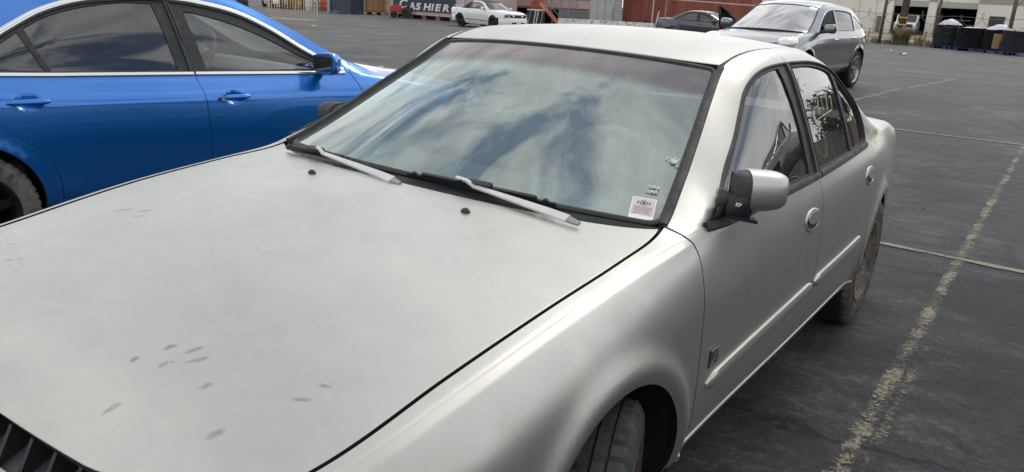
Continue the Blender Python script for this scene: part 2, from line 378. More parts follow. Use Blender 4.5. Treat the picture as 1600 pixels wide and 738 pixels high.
# ------------------------------------------------------------------ shared car materials
rubber = mat('rubber_trim', (.022, .023, .023), .55, var=.35, vscale=25)
rubber_grey = mat('weathered_rubber', (.036, .036, .035), .6, var=.4, vscale=18)
black_pl = mat('black_plastic', (.018, .018, .02), .5, bump=.08, bscale=300)
dark_void = mat('wheel_well_dark', (.012, .012, .013), .85, var=.4, vscale=14)
chrome = mat('bright_trim', (.72, .73, .74), .16, 1.)
steel_rust = mat('rusty_steel', (.14, .085, .045), .75, .35, var=.6, vscale=22, bump=.2, bscale=90)
alloy = mat('alloy_grey', (.42, .42, .43), .33, .9, var=.15, vscale=14)
alloy_dark = mat('alloy_black', (.02, .02, .022), .35, .5)
tyre_m = mat('tyre_rubber', (.034, .034, .033), .8, var=.5, vscale=10, bump=.15, bscale=120, vdark=(.018, .018, .019))
tyre_dust = mat('dusty_tyre_rubber', (.115, .098, .08), .9, var=.55, vscale=16, bump=.2, bscale=90, vdark=(.028, .026, .024))
rim_dust = mat('dusty_rim', (.21, .18, .15), .8, .2, var=.5, vscale=18, vdark=(.06, .05, .045))
cab_dark = mat('cabin_cloth', (.055, .055, .055), .9, var=.3, vscale=18)
cab_grey = mat('cabin_grey_plastic', (.16, .165, .16), .7, var=.2, vscale=8)
lens_clear = glass('lamp_lens', (.85, .87, .88), 1.6)
lens_in = mat('lamp_reflector', (.8, .8, .8), .12, 1.)
lens_red = mat('red_lamp_lens', (.35, .012, .012), .15, coat=.6)
plate_m = mat('plate_white', (.7, .7, .68), .5)

def arc(yc, zc, r, a0, a1, n=26):
    return [(yc+r*math.cos(R_(a)), zc+r*math.sin(R_(a))) for a in np.linspace(a0, a1, n)]

WHEELS = {}
def wheel_meshes(kind, R, wd, rr, style, tyre_mat, rim_mat):
    if kind in WHEELS: return WHEELS[kind]
    h = wd/2; prof = [(-h*.55, rr*.97), (-h*.93, rr+.01), (-h, rr+(R-rr)*.45), (-h*.97, R-.028), (-h*.86, R-.009)]
    tread = [-.80, -.56, -.52, -.50, -.26, -.22, -.20, .0-.03, .03, .20, .22, .26, .50, .52, .56, .80]
    deep = {-.52, .22, -.22, .52}
    for a in tread:
        d = .008 if a in (-.52, .52, -.22, .22) else .0
        prof.append((h*a, R-.004*abs(a)**3-d))
    side = [(h*.86, R-.009), (h*.97, R-.028), (h*1.0, R-.05), (h*1.01, rr+(R-rr)*.55), (h*1.0, rr+(R-rr)*.45), (h*1.02, rr+(R-rr)*.43), (h*.99, rr+(R-rr)*.30), (h*.93, rr+.012), (h*.90, rr+.002), (h*.55, rr*.97)]
    prof += side
    n = 240
    def md(i, j):
        a = prof[i][0]/h
        if abs(a) > .53 and abs(a) < .87 and j % 5 == 0: return -.008
        if abs(a) <= .5 and j % 6 == (0 if a > 0 else 3): return -.006
        return 0
    tb = MB().lathe(prof, n, 'x', mod=md)
    rim = MB(); parts = {}
    lip = [(h*.86, rr+.012), (h*.97, rr+.012), (h*.99, rr+.004), (h*.95, rr-.006), (h*.80, rr-.016), (h*.45, rr-.035), (-h*.6, rr-.03), (-h*.9, rr+.004)]
    rim.lathe(lip, 48, 'x')
    if style == 'steel':
        disc = [(h*.42, rr-.034), (h*.55, rr*.80), (h*.62, rr*.66), (h*.50, rr*.52), (h*.66, rr*.40), (h*.66, rr*.26), (h*.74, rr*.20), (h*.78, rr*.14), (h*.78, .0)]
        rim.lathe(disc, 48, 'x')
        for k in range(5): 
            a = 2*math.pi*k/5; rim.lathe([(h*.6, .012), (h*.80, .012), (h*.82, .007), (h*.82, .0)], 6, 'x', (0, rr*.33*math.cos(a), rr*.33*math.sin(a)))
    else:
        ns = {'spoke5': 5, 'spoke10': 5, 'spoke7': 7}[style]; fx = h*.82
        rim.lathe([(fx*.9, rr*.26), (fx*1.02, rr*.24), (fx*1.04, rr*.12), (fx*1.0, .0)], 24, 'x')
        for k in range(ns):
            pr = [(0, 1.)] if style != 'spoke10' else [(-.13, .55), (.13, .55)]
            for da, wsc in pr:
                a = 2*math.pi*k/ns; a2 = a+da
                w0, w1 = rr*.13*wsc, rr*.10*wsc
                def Q(rad, ww, xx, ang): 
                    c, s_ = math.cos(ang), math.sin(ang); return (xx, rad*c-ww*s_, rad*s_+ww*c)
                b0 = len(rim.v); 
                for rad, ww, xo, xi, ang in ((rr*.18, w0, fx*1.02, fx*.6, a+da*.3), (rr*.6, (w0+w1)/2*.85, fx*1.05, fx*.55, (a+a2)/2+da*.2), (rr*.97, w1, fx*.95, fx*.35, a2)):
                    rim.v += [Q(rad, -ww, xo, ang), Q(rad, ww, xo, ang), Q(rad, ww*1.2, xi, ang), Q(rad, -ww*1.2, xi, ang)]
                for g_ in range(2):
                    for j in range(4): rim.f.append((b0+g_*4+j, b0+g_*4+(j+1) % 4, b0+g_*4+4+(j+1) % 4, b0+g_*4+4+j))
    hub = MB().lathe([(-h*.2, rr*.55), (-h*.05, rr*.55), (-h*.05, .0)], 32, 'x')
    to = tb.build('tyre', tyre_mat, None, True, sharp=40); ro = rim.build('rim', rim_mat, None, True, sharp=38); ho = hub.build('brake_disc', steel_rust, None, True, sharp=40)
    r = (to.data, ro.data, ho.data)
    for o in (to, ro, ho): bpy.data.objects.remove(o)
    WHEELS[kind] = r; return r
def wheel(parent, x, y, z, R, wd, rr, style, kind, tm, rm, side=1, steer=0.):
    T, Rm, H = wheel_meshes(kind, R, wd, rr, style, tm, rm)
    e = bpy.data.objects.new('wheel', None); link(e, parent); e.location = (x*side, y, z); e.rotation_euler = (R_(17), 0, (0 if side > 0 else math.pi)+steer); e.empty_display_size = .1
    for nm, me in (('tyre', T), ('rim', Rm), ('brake_disc', H)): link(bpy.data.objects.new(nm, me), e)
    return e

def car(sp):
    """builds body, glass, wheels of one car from its table of lengthwise curves. Car faces -y, its left is +x"""
    root = sp['root']; ax2 = sp['wb']; Ra, zc = sp['arch_r'], sp['arch_z']; pm = sp['paint']
    fl, fw, fk = sp.get('flare', .016), sp.get('flare_w', .045), sp.get('flare_k'); h = sp.get('h', .03)
    def disp(y, z):
        d = np.zeros_like(y)
        for yc in (0, ax2):
            r = np.hypot(y-yc, z-zc); q = r-Ra
            d += fl*(.45*np.exp(-(np.clip(q, 0, None)/fw)**2) if fk is None else np.exp(-((q-fk)/fw)**2))*(1 if fk is not None else 2.2)*np.clip((z-zc+.25)/.25, 0, 1)*(np.abs(y-yc) < Ra*2)
        return d
    k = sp['k']; S = Loft(k, sp.get('sig', .03), disp); T = S.tmax; t0, t1 = S.tk[0], S.tk[1]; g = sp.get('gap', .0022)
    yf, yr = sp['yf'], sp['yr']; cuts = sp['cuts']; zb = sp['door_z']; tb = lambda y: float(S.inv([y], zb)[0])
    def cut(i, d): return [(y+d, t) for y, t in S.yz(smooth_poly(cuts[i], .04, closed=False))]
    def topline(y0, y1, n=40): return [(y, T) for y in np.linspace(y0, y1, n)]
    objs = {'S': S}
    for side in sp.get('sides', (1, -1)):
        # fender
        c0 = cut(0, -g); ztf = sp['bumper_z']
        a_f = math.degrees(math.asin(min(.98, (ztf-zc)/Ra)))
        out = topline(yf, c0[-1][0], 50)+c0[::-1]
        ar = arc(0, zc, Ra, -28, 180-a_f, 40)
        out += [(c0[0][0]-.005, tb(c0[0][0])-.03)]+[tuple(p) for p in S.yz(ar)]
        out += [tuple(p) for p in S.yz([(yy, ztf) for yy in np.linspace(ar[-1][0]-.03, yf, 8)])]
        fo = panel('fender', S, out, pm, root, h=h*sp.get('fender_h', 1.), side=side, flange=.03); objs[('fender', side)] = fo
        # doors
        nd = len(cuts)-1
        for i in range(nd):
            a, b = cut(i, g), cut(i+1, -g)
            ys_ = np.linspace(a[0][0], b[0][0], 20); out = list(zip(ys_, S.inv(ys_, zb)))+b+topline(b[-1][0], a[-1][0], 40)+a[::-1]
            out = [q for j, q in enumerate(out) if j == 0 or np.hypot(q[0]-out[j-1][0], q[1]-out[j-1][1]) > 1e-4]
            op = S.yz(smooth_poly(sp['open'][i], .03)) if sp['open'][i] is not None else None
            nm = 'front_door' if i == 0 else 'rear_door'
            d = panel(nm, S, out, pm, root, h=h, holes=([] if op is None else [op])+[S.yz(q) for q in sp.get('dholes', {}).get(i, [])], side=side); objs[(nm, side)] = d
            if op is not None:
                gls = [S.yz(smooth_poly(q, .025)) for q in sp['glass'][i]]
                gset = gls if not (sp.get('lowered', {}).get((i, side))) else gls
                panel('window_frame', S, op, sp.get('frame_mat', rubber), d, h=.03, holes=gset, off=-.006, flange=.014, side=side)
                if not sp.get('lowered', {}).get((i, side)):
                    for q in gls: panel('window_pane', S, [tuple(p) for p in q], sp['side_glass'][i], d, h=.06, off=-.012, flange=0, side=side)
                P_, N_ = on(S, dense(op, .02), -.001)
                sweep('window_seal', P_, N_, sp.get('seal_prof', [(-.007, -.008), (-.006, .004), (0, .0065), (.006, .004), (.007, -.008)]), sp.get('seal_mat', rubber_grey), d, closed=True, side=side)
        # quarter panel
        c2 = cut(nd, g)
        if 'soft' in sp:
            so = [(y_, S.tk[5]+.008) for y_ in np.linspace(c2[-1][0]+.01, sp['soft_y'], 24)]+[(y_, T) for y_ in np.linspace(sp['soft_y'], c2[-1][0]+.01, 24)]
            panel('soft_top_side', S, so, sp['soft'], root, h=h, side=side, flange=.02); c2 = [q for q in c2 if q[1] <= S.tk[5]]
        zr = sp['bumper_zr']; a_r = math.degrees(math.asin(min(.98, (zr-zc)/Ra)))
        ar = arc(ax2, zc, Ra, a_r, 208, 40)
        out = [(c2[0][0]+.004, tb(c2[0][0])-.03)]+[q for q in c2 if np.hypot(q[0]-ax2, S.raw(q[0], q[1])[1][0]-zc) > Ra+.004]+(topline(c2[-1][0], yr, 60) if 'soft' not in sp else [(y_, S.tk[5]) for y_ in np.linspace(c2[-1][0]+.01, yr, 60)])
        out += [tuple(p) for p in S.yz([(yr, z_) for z_ in np.linspace(float(S.raw(yr, T)[1][0])-.02, zr, 8)])]
        out += [tuple(p) for p in S.yz([(yy, zr) for yy in np.linspace(yr-.05, ar[0][0]+.03, 8)])]+[tuple(p) for p in S.yz(ar)]
        hl = []
        if 'qwin' in sp: hl = [S.yz(smooth_poly(sp['qwin'], .03))]
        qo = panel('quarter_panel', S, out, pm, root, h=h, holes=hl, side=side, flange=.03); objs[('quarter', side)] = qo
        if hl: panel('quarter_window', S, [tuple(p) for p in hl[0]], sp['side_glass'][-1], qo, h=.06, off=-.008, flange=0, side=side)
        # sill
        y0, y1 = sp['sill'] if 'sill' in sp else (math.sqrt(max(0, Ra**2-(zb-zc-.05)**2))+.01, ax2-math.sqrt(max(0, Ra**2-(zb-zc-.05)**2))-.01)
        out = [(yy, t0) for yy in np.linspace(y0, y1, 30)]+list(zip(np.linspace(y1, y0, 30), S.inv(np.linspace(y1, y0, 30), zb)-.006))
        panel('rocker_panel', S, out, sp.get('sill_mat', pm), root, h=h, side=side, flange=.03)
        # wheel housings
        for yc in (0, ax2):
            mb = MB(); xo = float(S.P([yc], [S.inv([yc], zc+Ra)[0]])[0][0])-.03
            rows = []
            for xx in (xo, xo-.12, xo-.36): rows.append([(xx*side, p[0], p[1]) for p in arc(yc, zc, Ra+.012, -35 if yc == 0 else 3, 215, 30)])
            mb.grid(rows); nb = len(mb.v); ring = rows[-1]; mb.v += [tuple(p) for p in ring]; mb.f.append(tuple(range(nb, nb+len(ring))))
            mb.build('wheel_housing', dark_void, root, True)
    # hood
    ex = lambda y: S.P(y, np.full(np.shape(y), T))[:, 0]; ez = lambda y: S.P(y, np.full(np.shape(y), T))[:, 2]
    def top_sheet(cz, lift=0., p=2.3, exo=None, ezo=None, inset=.005):
        czf = Crv([q[0] for q in cz], [q[1] for q in cz], .03); W = .7
        exf = exo or ex; ezf = ezo or ez
        def f(s, y):
            s = np.atleast_1d(np.asarray(s, float)); y = np.atleast_1d(np.asarray(y, float)); s, y = np.broadcast_arrays(s, y); u = s/W
            e = exf(y)-inset; zc_ = czf(y); ze = ezf(y)+lift; au = np.abs(u)
            return np.stack([u*e, y, zc_+(ze-zc_)*au**p], 1)
        return Fn(f)
    H = top_sheet(sp['hood_z'], inset=sp.get('hood_inset', .005)); objs['H'] = H; uu = np.linspace(-.7, .7, 41)
    fe = sp['hood_front']; re_ = sp['hood_rear']     # functions of |u|
    out = [(s, fe(abs(s/.7))) for s in uu]+[(s, re_(abs(s/.7))) for s in uu[::-1]]
    objs['hood'] = panel('hood', H, out, sp.get('hood_paint', pm), root, h=h, flange=.03, roll=.005)
    # windshield and rear window
    def screen(yb, yt, cb, ct, bulge=.012, p=2.2, inset=.012, top_first=False):
        def f(s, q):
            s = np.atleast_1d(np.asarray(s, float)); q = np.atleast_1d(np.asarray(q, float)); s, q = np.broadcast_arrays(s, q); u = s/.7; v = q/.75
            ye = yb+(yt-yb)*v; E = S.P(ye, np.full(ye.shape, T)); cy = cb[0]+(ct[0]-cb[0])*v; cz_ = cb[1]+(ct[1]-cb[1])*v+bulge*4*v*(1-v); au = np.abs(u)**p
            return np.stack([u*(E[:, 0]-inset), cy+(E[:, 1]-cy)*au, cz_+(E[:, 2]-.004-cz_)*au], 1)
        return Fn(f)
    WS = screen(*sp['ws']); objs['WS'] = WS
    def rr_(s0, s1, q0, q1, r=.05, n=6):
        o = []
        for (cx, cy, a0) in ((s1-r, q0+r, -90), (s1-r, q1-r, 0), (s0+r, q1-r, 90), (s0+r, q0+r, 180)):
            o += [(cx+r*math.cos(R_(a0+90*i/n)), cy+r*math.sin(R_(a0+90*i/n))) for i in range(n+1)]
        return o
    wsl = rr_(-.695, .695, .005, .745, .035); objs['windshield'] = panel('windshield', WS, wsl, sp['ws_glass'], root, h=.05, flange=0, off=-.004)
    P_, N_ = on(WS, dense(wsl, .02), -.002)
    objs['ws_seal'] = sweep('windshield_seal', P_, N_, sp.get('ws_prof', [(-.014, -.012), (-.014, .003), (-.009, .007), (.004, .006), (.012, .001), (.012, -.012)]), sp.get('ws_seal_mat', rubber), root, closed=True)
    RW = screen(*sp['rw']); rwl = rr_(-.69, .69, .012, .74, .05)
    panel('rear_window', RW, rwl, sp['rw_glass'], root, h=.06, flange=0, off=-.004)
    P_, N_ = on(RW, dense(rwl, .03), -.002); sweep('rear_window_seal', P_, N_, [(-.012, -.012), (-.012, .003), (0, .006), (.012, .002), (.012, -.012)], rubber, root, closed=True)
    # roof
    rf = sp['roof']; exo = Crv([q[0] for q in rf], [q[1] for q in rf], .02); ezo = Crv([q[0] for q in rf], [q[2] for q in rf], .03)
    RF = top_sheet([(q[0], q[3]) for q in rf], 0, sp.get('roof_p', 2.3), exo, ezo, 0); objs['RF'] = RF
    y0f, y1f = sp['roof_y']; out = [(s, y0f(abs(s/.7))) for s in uu]+[(s, y1f(abs(s/.7))) for s in uu[::-1]]
    objs['roof'] = panel('roof', RF, out, sp.get('soft', pm), root, h=h, flange=.02, roll=.006)
    panel('headliner', RF, [(a*.97, b) for a, b in out], sp.get('liner', cab_grey), objs['roof'], h=.08, off=-.03, flange=0)
    yy = np.linspace(y0f(1)+.0, y1f(1), 40)
    for sd_ in (1, -1):
        A = S.P(yy, np.full(40, T)); B_ = RF.P(np.full(40, .7), yy); Mi = (A+B_)/2; Mi[:, 2] = np.minimum(A[:, 2], B_[:, 2])-.002
        sweep('drip_channel', Mi, np.tile([0, 0, 1.], (40, 1)), [(-.012, -.02), (-.011, -.001), (0, .0015), (.011, -.001), (.012, -.02)], rubber, objs['roof'], side=sd_)
    # trunk lid
    if 'trunk_z' in sp:
        TR = top_sheet(sp['trunk_z']); f0, f1 = sp['trunk_y']
        out = [(s, f0(abs(s/.7))) for s in uu]+[(s, f1(abs(s/.7))) for s in uu[::-1]]
        objs['trunk'] = panel('trunk_lid', TR, out, pm, root, h=h, flange=.05, roll=.01)
    # bumpers: plan curve x profile
    def bumper(nm, plan, prof, m):
        pl = smooth_poly(plan, .05, closed=False, keep=80); pl = np.concatenate([pl, (pl*[-1, 1])[-2::-1]]); t = np.gradient(pl, axis=0); t /= np.linalg.norm(t, axis=1, keepdims=True); nn = np.stack([-t[:, 1], t[:, 0]], 1)
        ctr = np.array([0, ax2/2]); sg = np.sign(((pl-ctr)*nn).sum(1))[:, None]; nn = nn*sg
        mb = MB(); mb.grid([[(p[0]+n[0]*d, p[1]+n[1]*d, z) for p, n in zip(pl, nn)] for d, z in prof]); return mb.build(nm, m, root, True, sharp=50)
    objs['fb'] = bumper('front_bumper', *sp['fb'], sp.get('bumper_mat', pm)); objs['rb'] = bumper('rear_bumper', *sp['rb'], sp.get('bumper_mat', pm))
    if sp.get('nose'):
        s_ = np.linspace(-.7, .7, 31); A = H.P(s_, np.array([fe(abs(q/.7)) for q in s_])); A[:, 2] -= .012; B_ = A.copy(); B_[:, 0] *= 1.04; B_[:, 1] -= .035; B_[:, 2] = A[:, 2]*.35+sp['nose']*.65; D_2 = B_.copy(); D_2[:, 1] -= .01; D_2[:, 2] = sp['nose']-.02
        MB().grid([[tuple(p) for p in r_] for r_ in (A, B_, D_2)]).build('nose_panel', pm, root, True)
        for i in range(4): z_ = sp['nose']+.004+i*.016; MB().grid([[(x, -.018+float(np.interp(x, D_2[:, 0], D_2[:, 1])), z_+dz) for x in np.linspace(-.42, .42, 9)] for dz in (0, .009)]).build('grille_slat', black_pl, root)
    # underbody
    W_ = sp['in_w']; ub = MB().box((-W_, -.55, .20), (W_, -.30, .5)); ub.box((-.5, -.6, .19), (.5, .42, .6)).box((-W_, .45, .20), (W_, ax2-.45, .30)).box((-.5, ax2-.5, .22), (.5, sp['yr']-.25, .5)).box((-.5, .35, .2), (.5, .40, float(ez(np.array([.3]))[0])-.09))
    ub.build('underbody', dark_void, root)
    # cabin
    cb = sp['cabin']
    def seat(x, y, w_=.25, hgt=.95):
        mb = MB(); mb.box((x-w_, y-.28, .33), (x+w_, y+.24, .50)); M = Matrix.Translation((x, y+.22, .45)) @ Matrix.Rotation(R_(-18), 4, 'X'); mb.box((-w_, -.06, 0), (w_, .08, hgt-.50), M); mb.box((-w_*.5, -.04, hgt-.48), (w_*.5, .05, hgt-.28), M)
        mb.build('seat', sp.get('seat_mat', cab_dark), root, True, bevel=.04)
    for x in (-.37, .37): seat(x, cb['front'])
    seat(0, cb['rear'], .6, .88)
    dy, dz, dw = cb['dash']; mb = MB(); rows = []
    ypts = [(dy-.22, dz-.015), (dy-.05, dz+.012), (dy+.10, dz+.016), (dy+.17, dz-.03), (dy+.20, dz-.16), (dy+.16, dz-.42)]
    for yy_, z_ in ypts: rows.append([(u*(dw+(.03 if z_ < dz-.1 else -.02)), yy_+.10*abs(u)**2.2, z_+.0*u) for u in np.linspace(-1, 1, 13)])
    mb.grid(rows); objs['dash'] = mb.build('dashboard', sp.get('dash_mat', cab_grey), root, True)
    sx, sy, sz = cb['wheel']; st = MB(); M = Matrix.Translation((sx, sy, sz)) @ Matrix.Rotation(R_(-65), 4, 'X')
    st.tube([M @ Vector((.185*math.cos(a), .185*math.sin(a), 0)) for a in np.linspace(0, 2*math.pi, 33)[:-1]], .014, 8, closed=True)
    for a in (R_(200), R_(-20), R_(-90)): st.bar(M @ Vector((0, 0, -.02)), M @ Vector((.18*math.cos(a), .18*math.sin(a), 0)), .03, .015)
    st.lathe([(-.04, .07), (.01, .065), (.02, .0)], 16, 'z'); n_ = 16*3
    for i in range(len(st.v)-n_, len(st.v)): st.v[i] = tuple(M @ Vector(st.v[i]))
    st.build('steering_wheel', sp.get('wheel_mat', black_pl), root, True, sharp=50)
    # wheels
    wz = sp['wheel_z']; ws_ = sp['wheel']
    for yc in (0, ax2):
        for sd_ in (1, -1):
            wheel(root, ws_['x'] if yc == 0 else ws_.get('xr', ws_['x']), yc, wz(sd_, yc), ws_['R'], ws_['w'], ws_['rr'], ws_['style'], ws_['kind']+('r' if yc and 'rmr' in ws_ else ''), ws_.get('tm', tyre_m) if yc == 0 else ws_.get('tmr', ws_.get('tm', tyre_m)), ws_['rm'] if yc == 0 else ws_.get('rmr', ws_['rm']), sd_, sp.get('steer', 0.) if yc == 0 else 0.)
    objs['bumper'] = bumper; objs['panel'] = panel
    return objs
def mirror_unit(parent, at, side, m_shell, m_base, size=(.085, .10, .065), M=None):
    """door mirror: rounded shell with flat glass side, on a foot"""
    return None
# ================================================================== the grey sedan
def hero_paint(name, base=(.52, .515, .482), rough=.43, metal=.90):
    m, t, b, o = nmat(name); L = t.links.new
    n1 = noise(t, 1.6, 7, .62, .8); n2 = noise(t, 9., 6, .6, .3); n3 = noise(t, 900., 2, .5)
    mixv = _n(t, 'ShaderNodeMath', operation='MULTIPLY_ADD'); L(n2.outputs[0], mixv.inputs[0]); mixv.inputs[1].default_value = .35; 
    h2 = _n(t, 'ShaderNodeMath', operation='MULTIPLY'); L(n1.outputs[0], h2.inputs[0]); h2.inputs[1].default_value = .65; L(h2.outputs[0], mixv.inputs[2])
    r = ramp(t, mixv.outputs[0], [(.34, (base[0]*.92, base[1]*.915, base[2]*.90)), (.5, base), (.64, (base[0]*1.06, base[1]*1.045, base[2]*1.01))])
    # dust specks and dried water spots
    c_ = _n(t, 'ShaderNodeTexCoord'); vo = _n(t, 'ShaderNodeTexVoronoi'); vo.inputs['Scale'].default_value = 70.; L(c_.outputs['Object'], vo.inputs['Vector']); sp_ = ramp(t, vo.outputs['Distance'], [(.06, g3(.55)), (.16, g3(0.))]); gt = ramp(t, n2.outputs[0], [(.48, g3(0.)), (.62, g3(1.))]); mm = _n(t, 'ShaderNodeMath', operation='MULTIPLY'); L(sp_.outputs[0], mm.inputs[0]); L(gt.outputs[0], mm.inputs[1])
    n5 = noise(t, 26., 8, .8, .2); r5 = ramp(t, n5.outputs[0], [(.36, g3(.972)), (.62, g3(1.015))]); ml = _n(t, 'ShaderNodeMix', data_type='RGBA', blend_type='MULTIPLY'); ml.inputs['Factor'].default_value = 1.; L(r.outputs[0], ml.inputs['A']); L(r5.outputs[0], ml.inputs['B'])
    ms_ = _n(t, 'ShaderNodeMix', data_type='RGBA'); L(mm.outputs[0], ms_.inputs['Factor']); L(ml.outputs['Result'], ms_.inputs['A']); ms_.inputs['B'].default_value = (.36, .34, .30, 1)
    L(ms_.outputs['Result'], b.inputs['Base Color']); b.inputs['Metallic'].default_value = metal
    rr = ramp(t, mixv.outputs[0], [(.3, g3(rough+.07)), (.7, g3(rough-.05))]); L(rr.outputs[0], b.inputs['Roughness'])
    b.inputs['Coat Weight'].default_value = .25; b.inputs['Coat Roughness'].default_value = .32
    bp = _n(t, 'ShaderNodeBump'); bp.inputs['Strength'].default_value = .03; bp.inputs['Distance'].default_value = .002; L(n3.outputs[0], bp.inputs['Height']); L(bp.outputs[0], b.inputs['Normal'])
    return m
paint = hero_paint('faded_silver_grey_paint')
hero = empty('parked_sedan', label='faded matte grey four-door sedan filling the foreground, hood towards the viewer', cat='car')
pvt = Vector((0, 1.3, 0)); ra_, rb_ = R_(.44739), R_(-.89955)
HM = Matrix.Translation(pvt) @ Matrix.Rotation(rb_, 4, 'X') @ Matrix.Rotation(ra_, 4, 'Y') @ Matrix.Translation(-pvt)
hero.matrix_world = HM
def k6mid(k5, k7, ys, bul=.012):
    a5, b5 = Crv([p[0] for p in k5], [p[1] for p in k5], 0), Crv([p[0] for p in k5], [p[2] for p in k5], 0); a7, b7 = Crv([p[0] for p in k7], [p[1] for p in k7], 0), Crv([p[0] for p in k7], [p[2] for p in k7], 0)
    o = []
    for y in ys:
        x5, z5, x7, z7 = float(a5(y)), float(b5(y)), float(a7(y)), float(b7(y)); w_ = min(1, max(0, (z7-z5)/.25)); o.append((y, (x5+x7)/2+bul*w_, (z5+z7)/2))
    return o
HK = [
 [(-.9, .62, .24), (-.5, .78, .22), (0, .80, .22), (.5, .775, .24), (1.5, .775, .24), (2.3, .775, .25), (2.7, .79, .25), (3.3, .75, .28), (3.75, .66, .32)],
 [(-.9, .70, .37), (-.5, .835, .36), (0, .856, .36), (.5, .838, .36), (1.5, .842, .362), (2.3, .842, .365), (2.7, .838, .37), (3.1, .79, .375), (3.4, .75, .38), (3.75, .70, .40)],
 [(-.9, .72, .50), (-.5, .848, .52), (0, .868, .53), (.5, .860, .53), (1.5, .868, .535), (2.3, .866, .545), (2.7, .850, .55), (3.1, .797, .555), (3.4, .757, .56), (3.75, .715, .57)],
 [(-.9, .69, .60), (-.6, .815, .665), (-.3, .85, .70), (0, .862, .715), (.5, .856, .725), (1.5, .866, .735), (2.3, .864, .745), (2.7, .838, .75), (3.1, .785, .755), (3.4, .745, .76), (3.75, .705, .76)],
 [(-.9, .65, .655), (-.67, .765, .715), (-.4, .80, .765), (0, .818, .83), (.4, .822, .865), (.8, .836, .872), (1.5, .848, .883), (2.3, .844, .90), (2.7, .812, .905), (3.1, .752, .90), (3.4, .715, .895), (3.75, .685, .88)],
 [(-.9, .62, .685), (-.67, .735, .748), (-.4, .765, .80), (-.1, .778, .848), (.2, .785, .882), (.42, .795, .900), (.6, .815, .922), (1.0, .823, .932), (1.5, .824, .944), (2.0, .818, .955), (2.3, .806, .963), (2.6, .775, .962), (2.95, .735, .955), (3.3, .705, .945), (3.75, .645, .915)],
 None,
 [(-.9, .60, .695), (-.67, .716, .760), (-.4, .738, .812), (-.1, .752, .860), (.2, .756, .893), (.42, .768, .913), (.55, .795, .938), (.62, .775, .964), (.70, .750, .992), (.80, .726, 1.055), (.91, .700, 1.120), (1.0, .674, 1.183), (1.09, .652, 1.245), (1.19, .645, 1.288), (1.3, .647, 1.307), (1.5, .647, 1.315), (1.76, .648, 1.314), (2.04, .664, 1.278), (2.30, .706, 1.165), (2.6, .738, 1.040), (2.85, .735, .980), (2.95, .718, .966), (3.3, .688, .954), (3.75, .625, .924)],
 [(-.9, .585, .70), (-.67, .700, .764), (-.4, .716, .816), (-.1, .730, .864), (.2, .735, .897), (.43, .724, .924), (.60, .688, 1.004), (.80, .640, 1.117), (1.0, .590, 1.230), (1.12, .566, 1.297), (1.25, .570, 1.330), (1.5, .578, 1.351), (1.8, .580, 1.352), (2.05, .585, 1.318), (2.3, .612, 1.235), (2.6, .648, 1.105), (2.85, .675, .995), (2.95, .682, .974), (3.3, .655, .962), (3.75, .60, .93)],
]
HK[6] = k6mid(HK[5], HK[7], [-.9, -.67, -.4, -.1, .2, .42, .55, .62, .7, .8, .91, 1.0, 1.09, 1.19, 1.3, 1.5, 1.76, 2.04, 2.3, 2.6, 2.85, 2.95, 3.3, 3.75])
ws_gl = glass('windshield_glass', (.60, .72, .69), 2.55, dust=.16, dustcol=(.40, .49, .46), dscale=3.5, gcol=(.92, 1, .97))
sd_gl = glass('side_window_glass', (.40, .42, .41), 1.78, dust=.04, dustcol=(.45, .45, .43), dscale=12)
def inv_ground(y, x):  # local z of the ground under a point of the leaning car
    return (HM.inverted() @ Vector((x, y, 0))).z
zc_h = .325
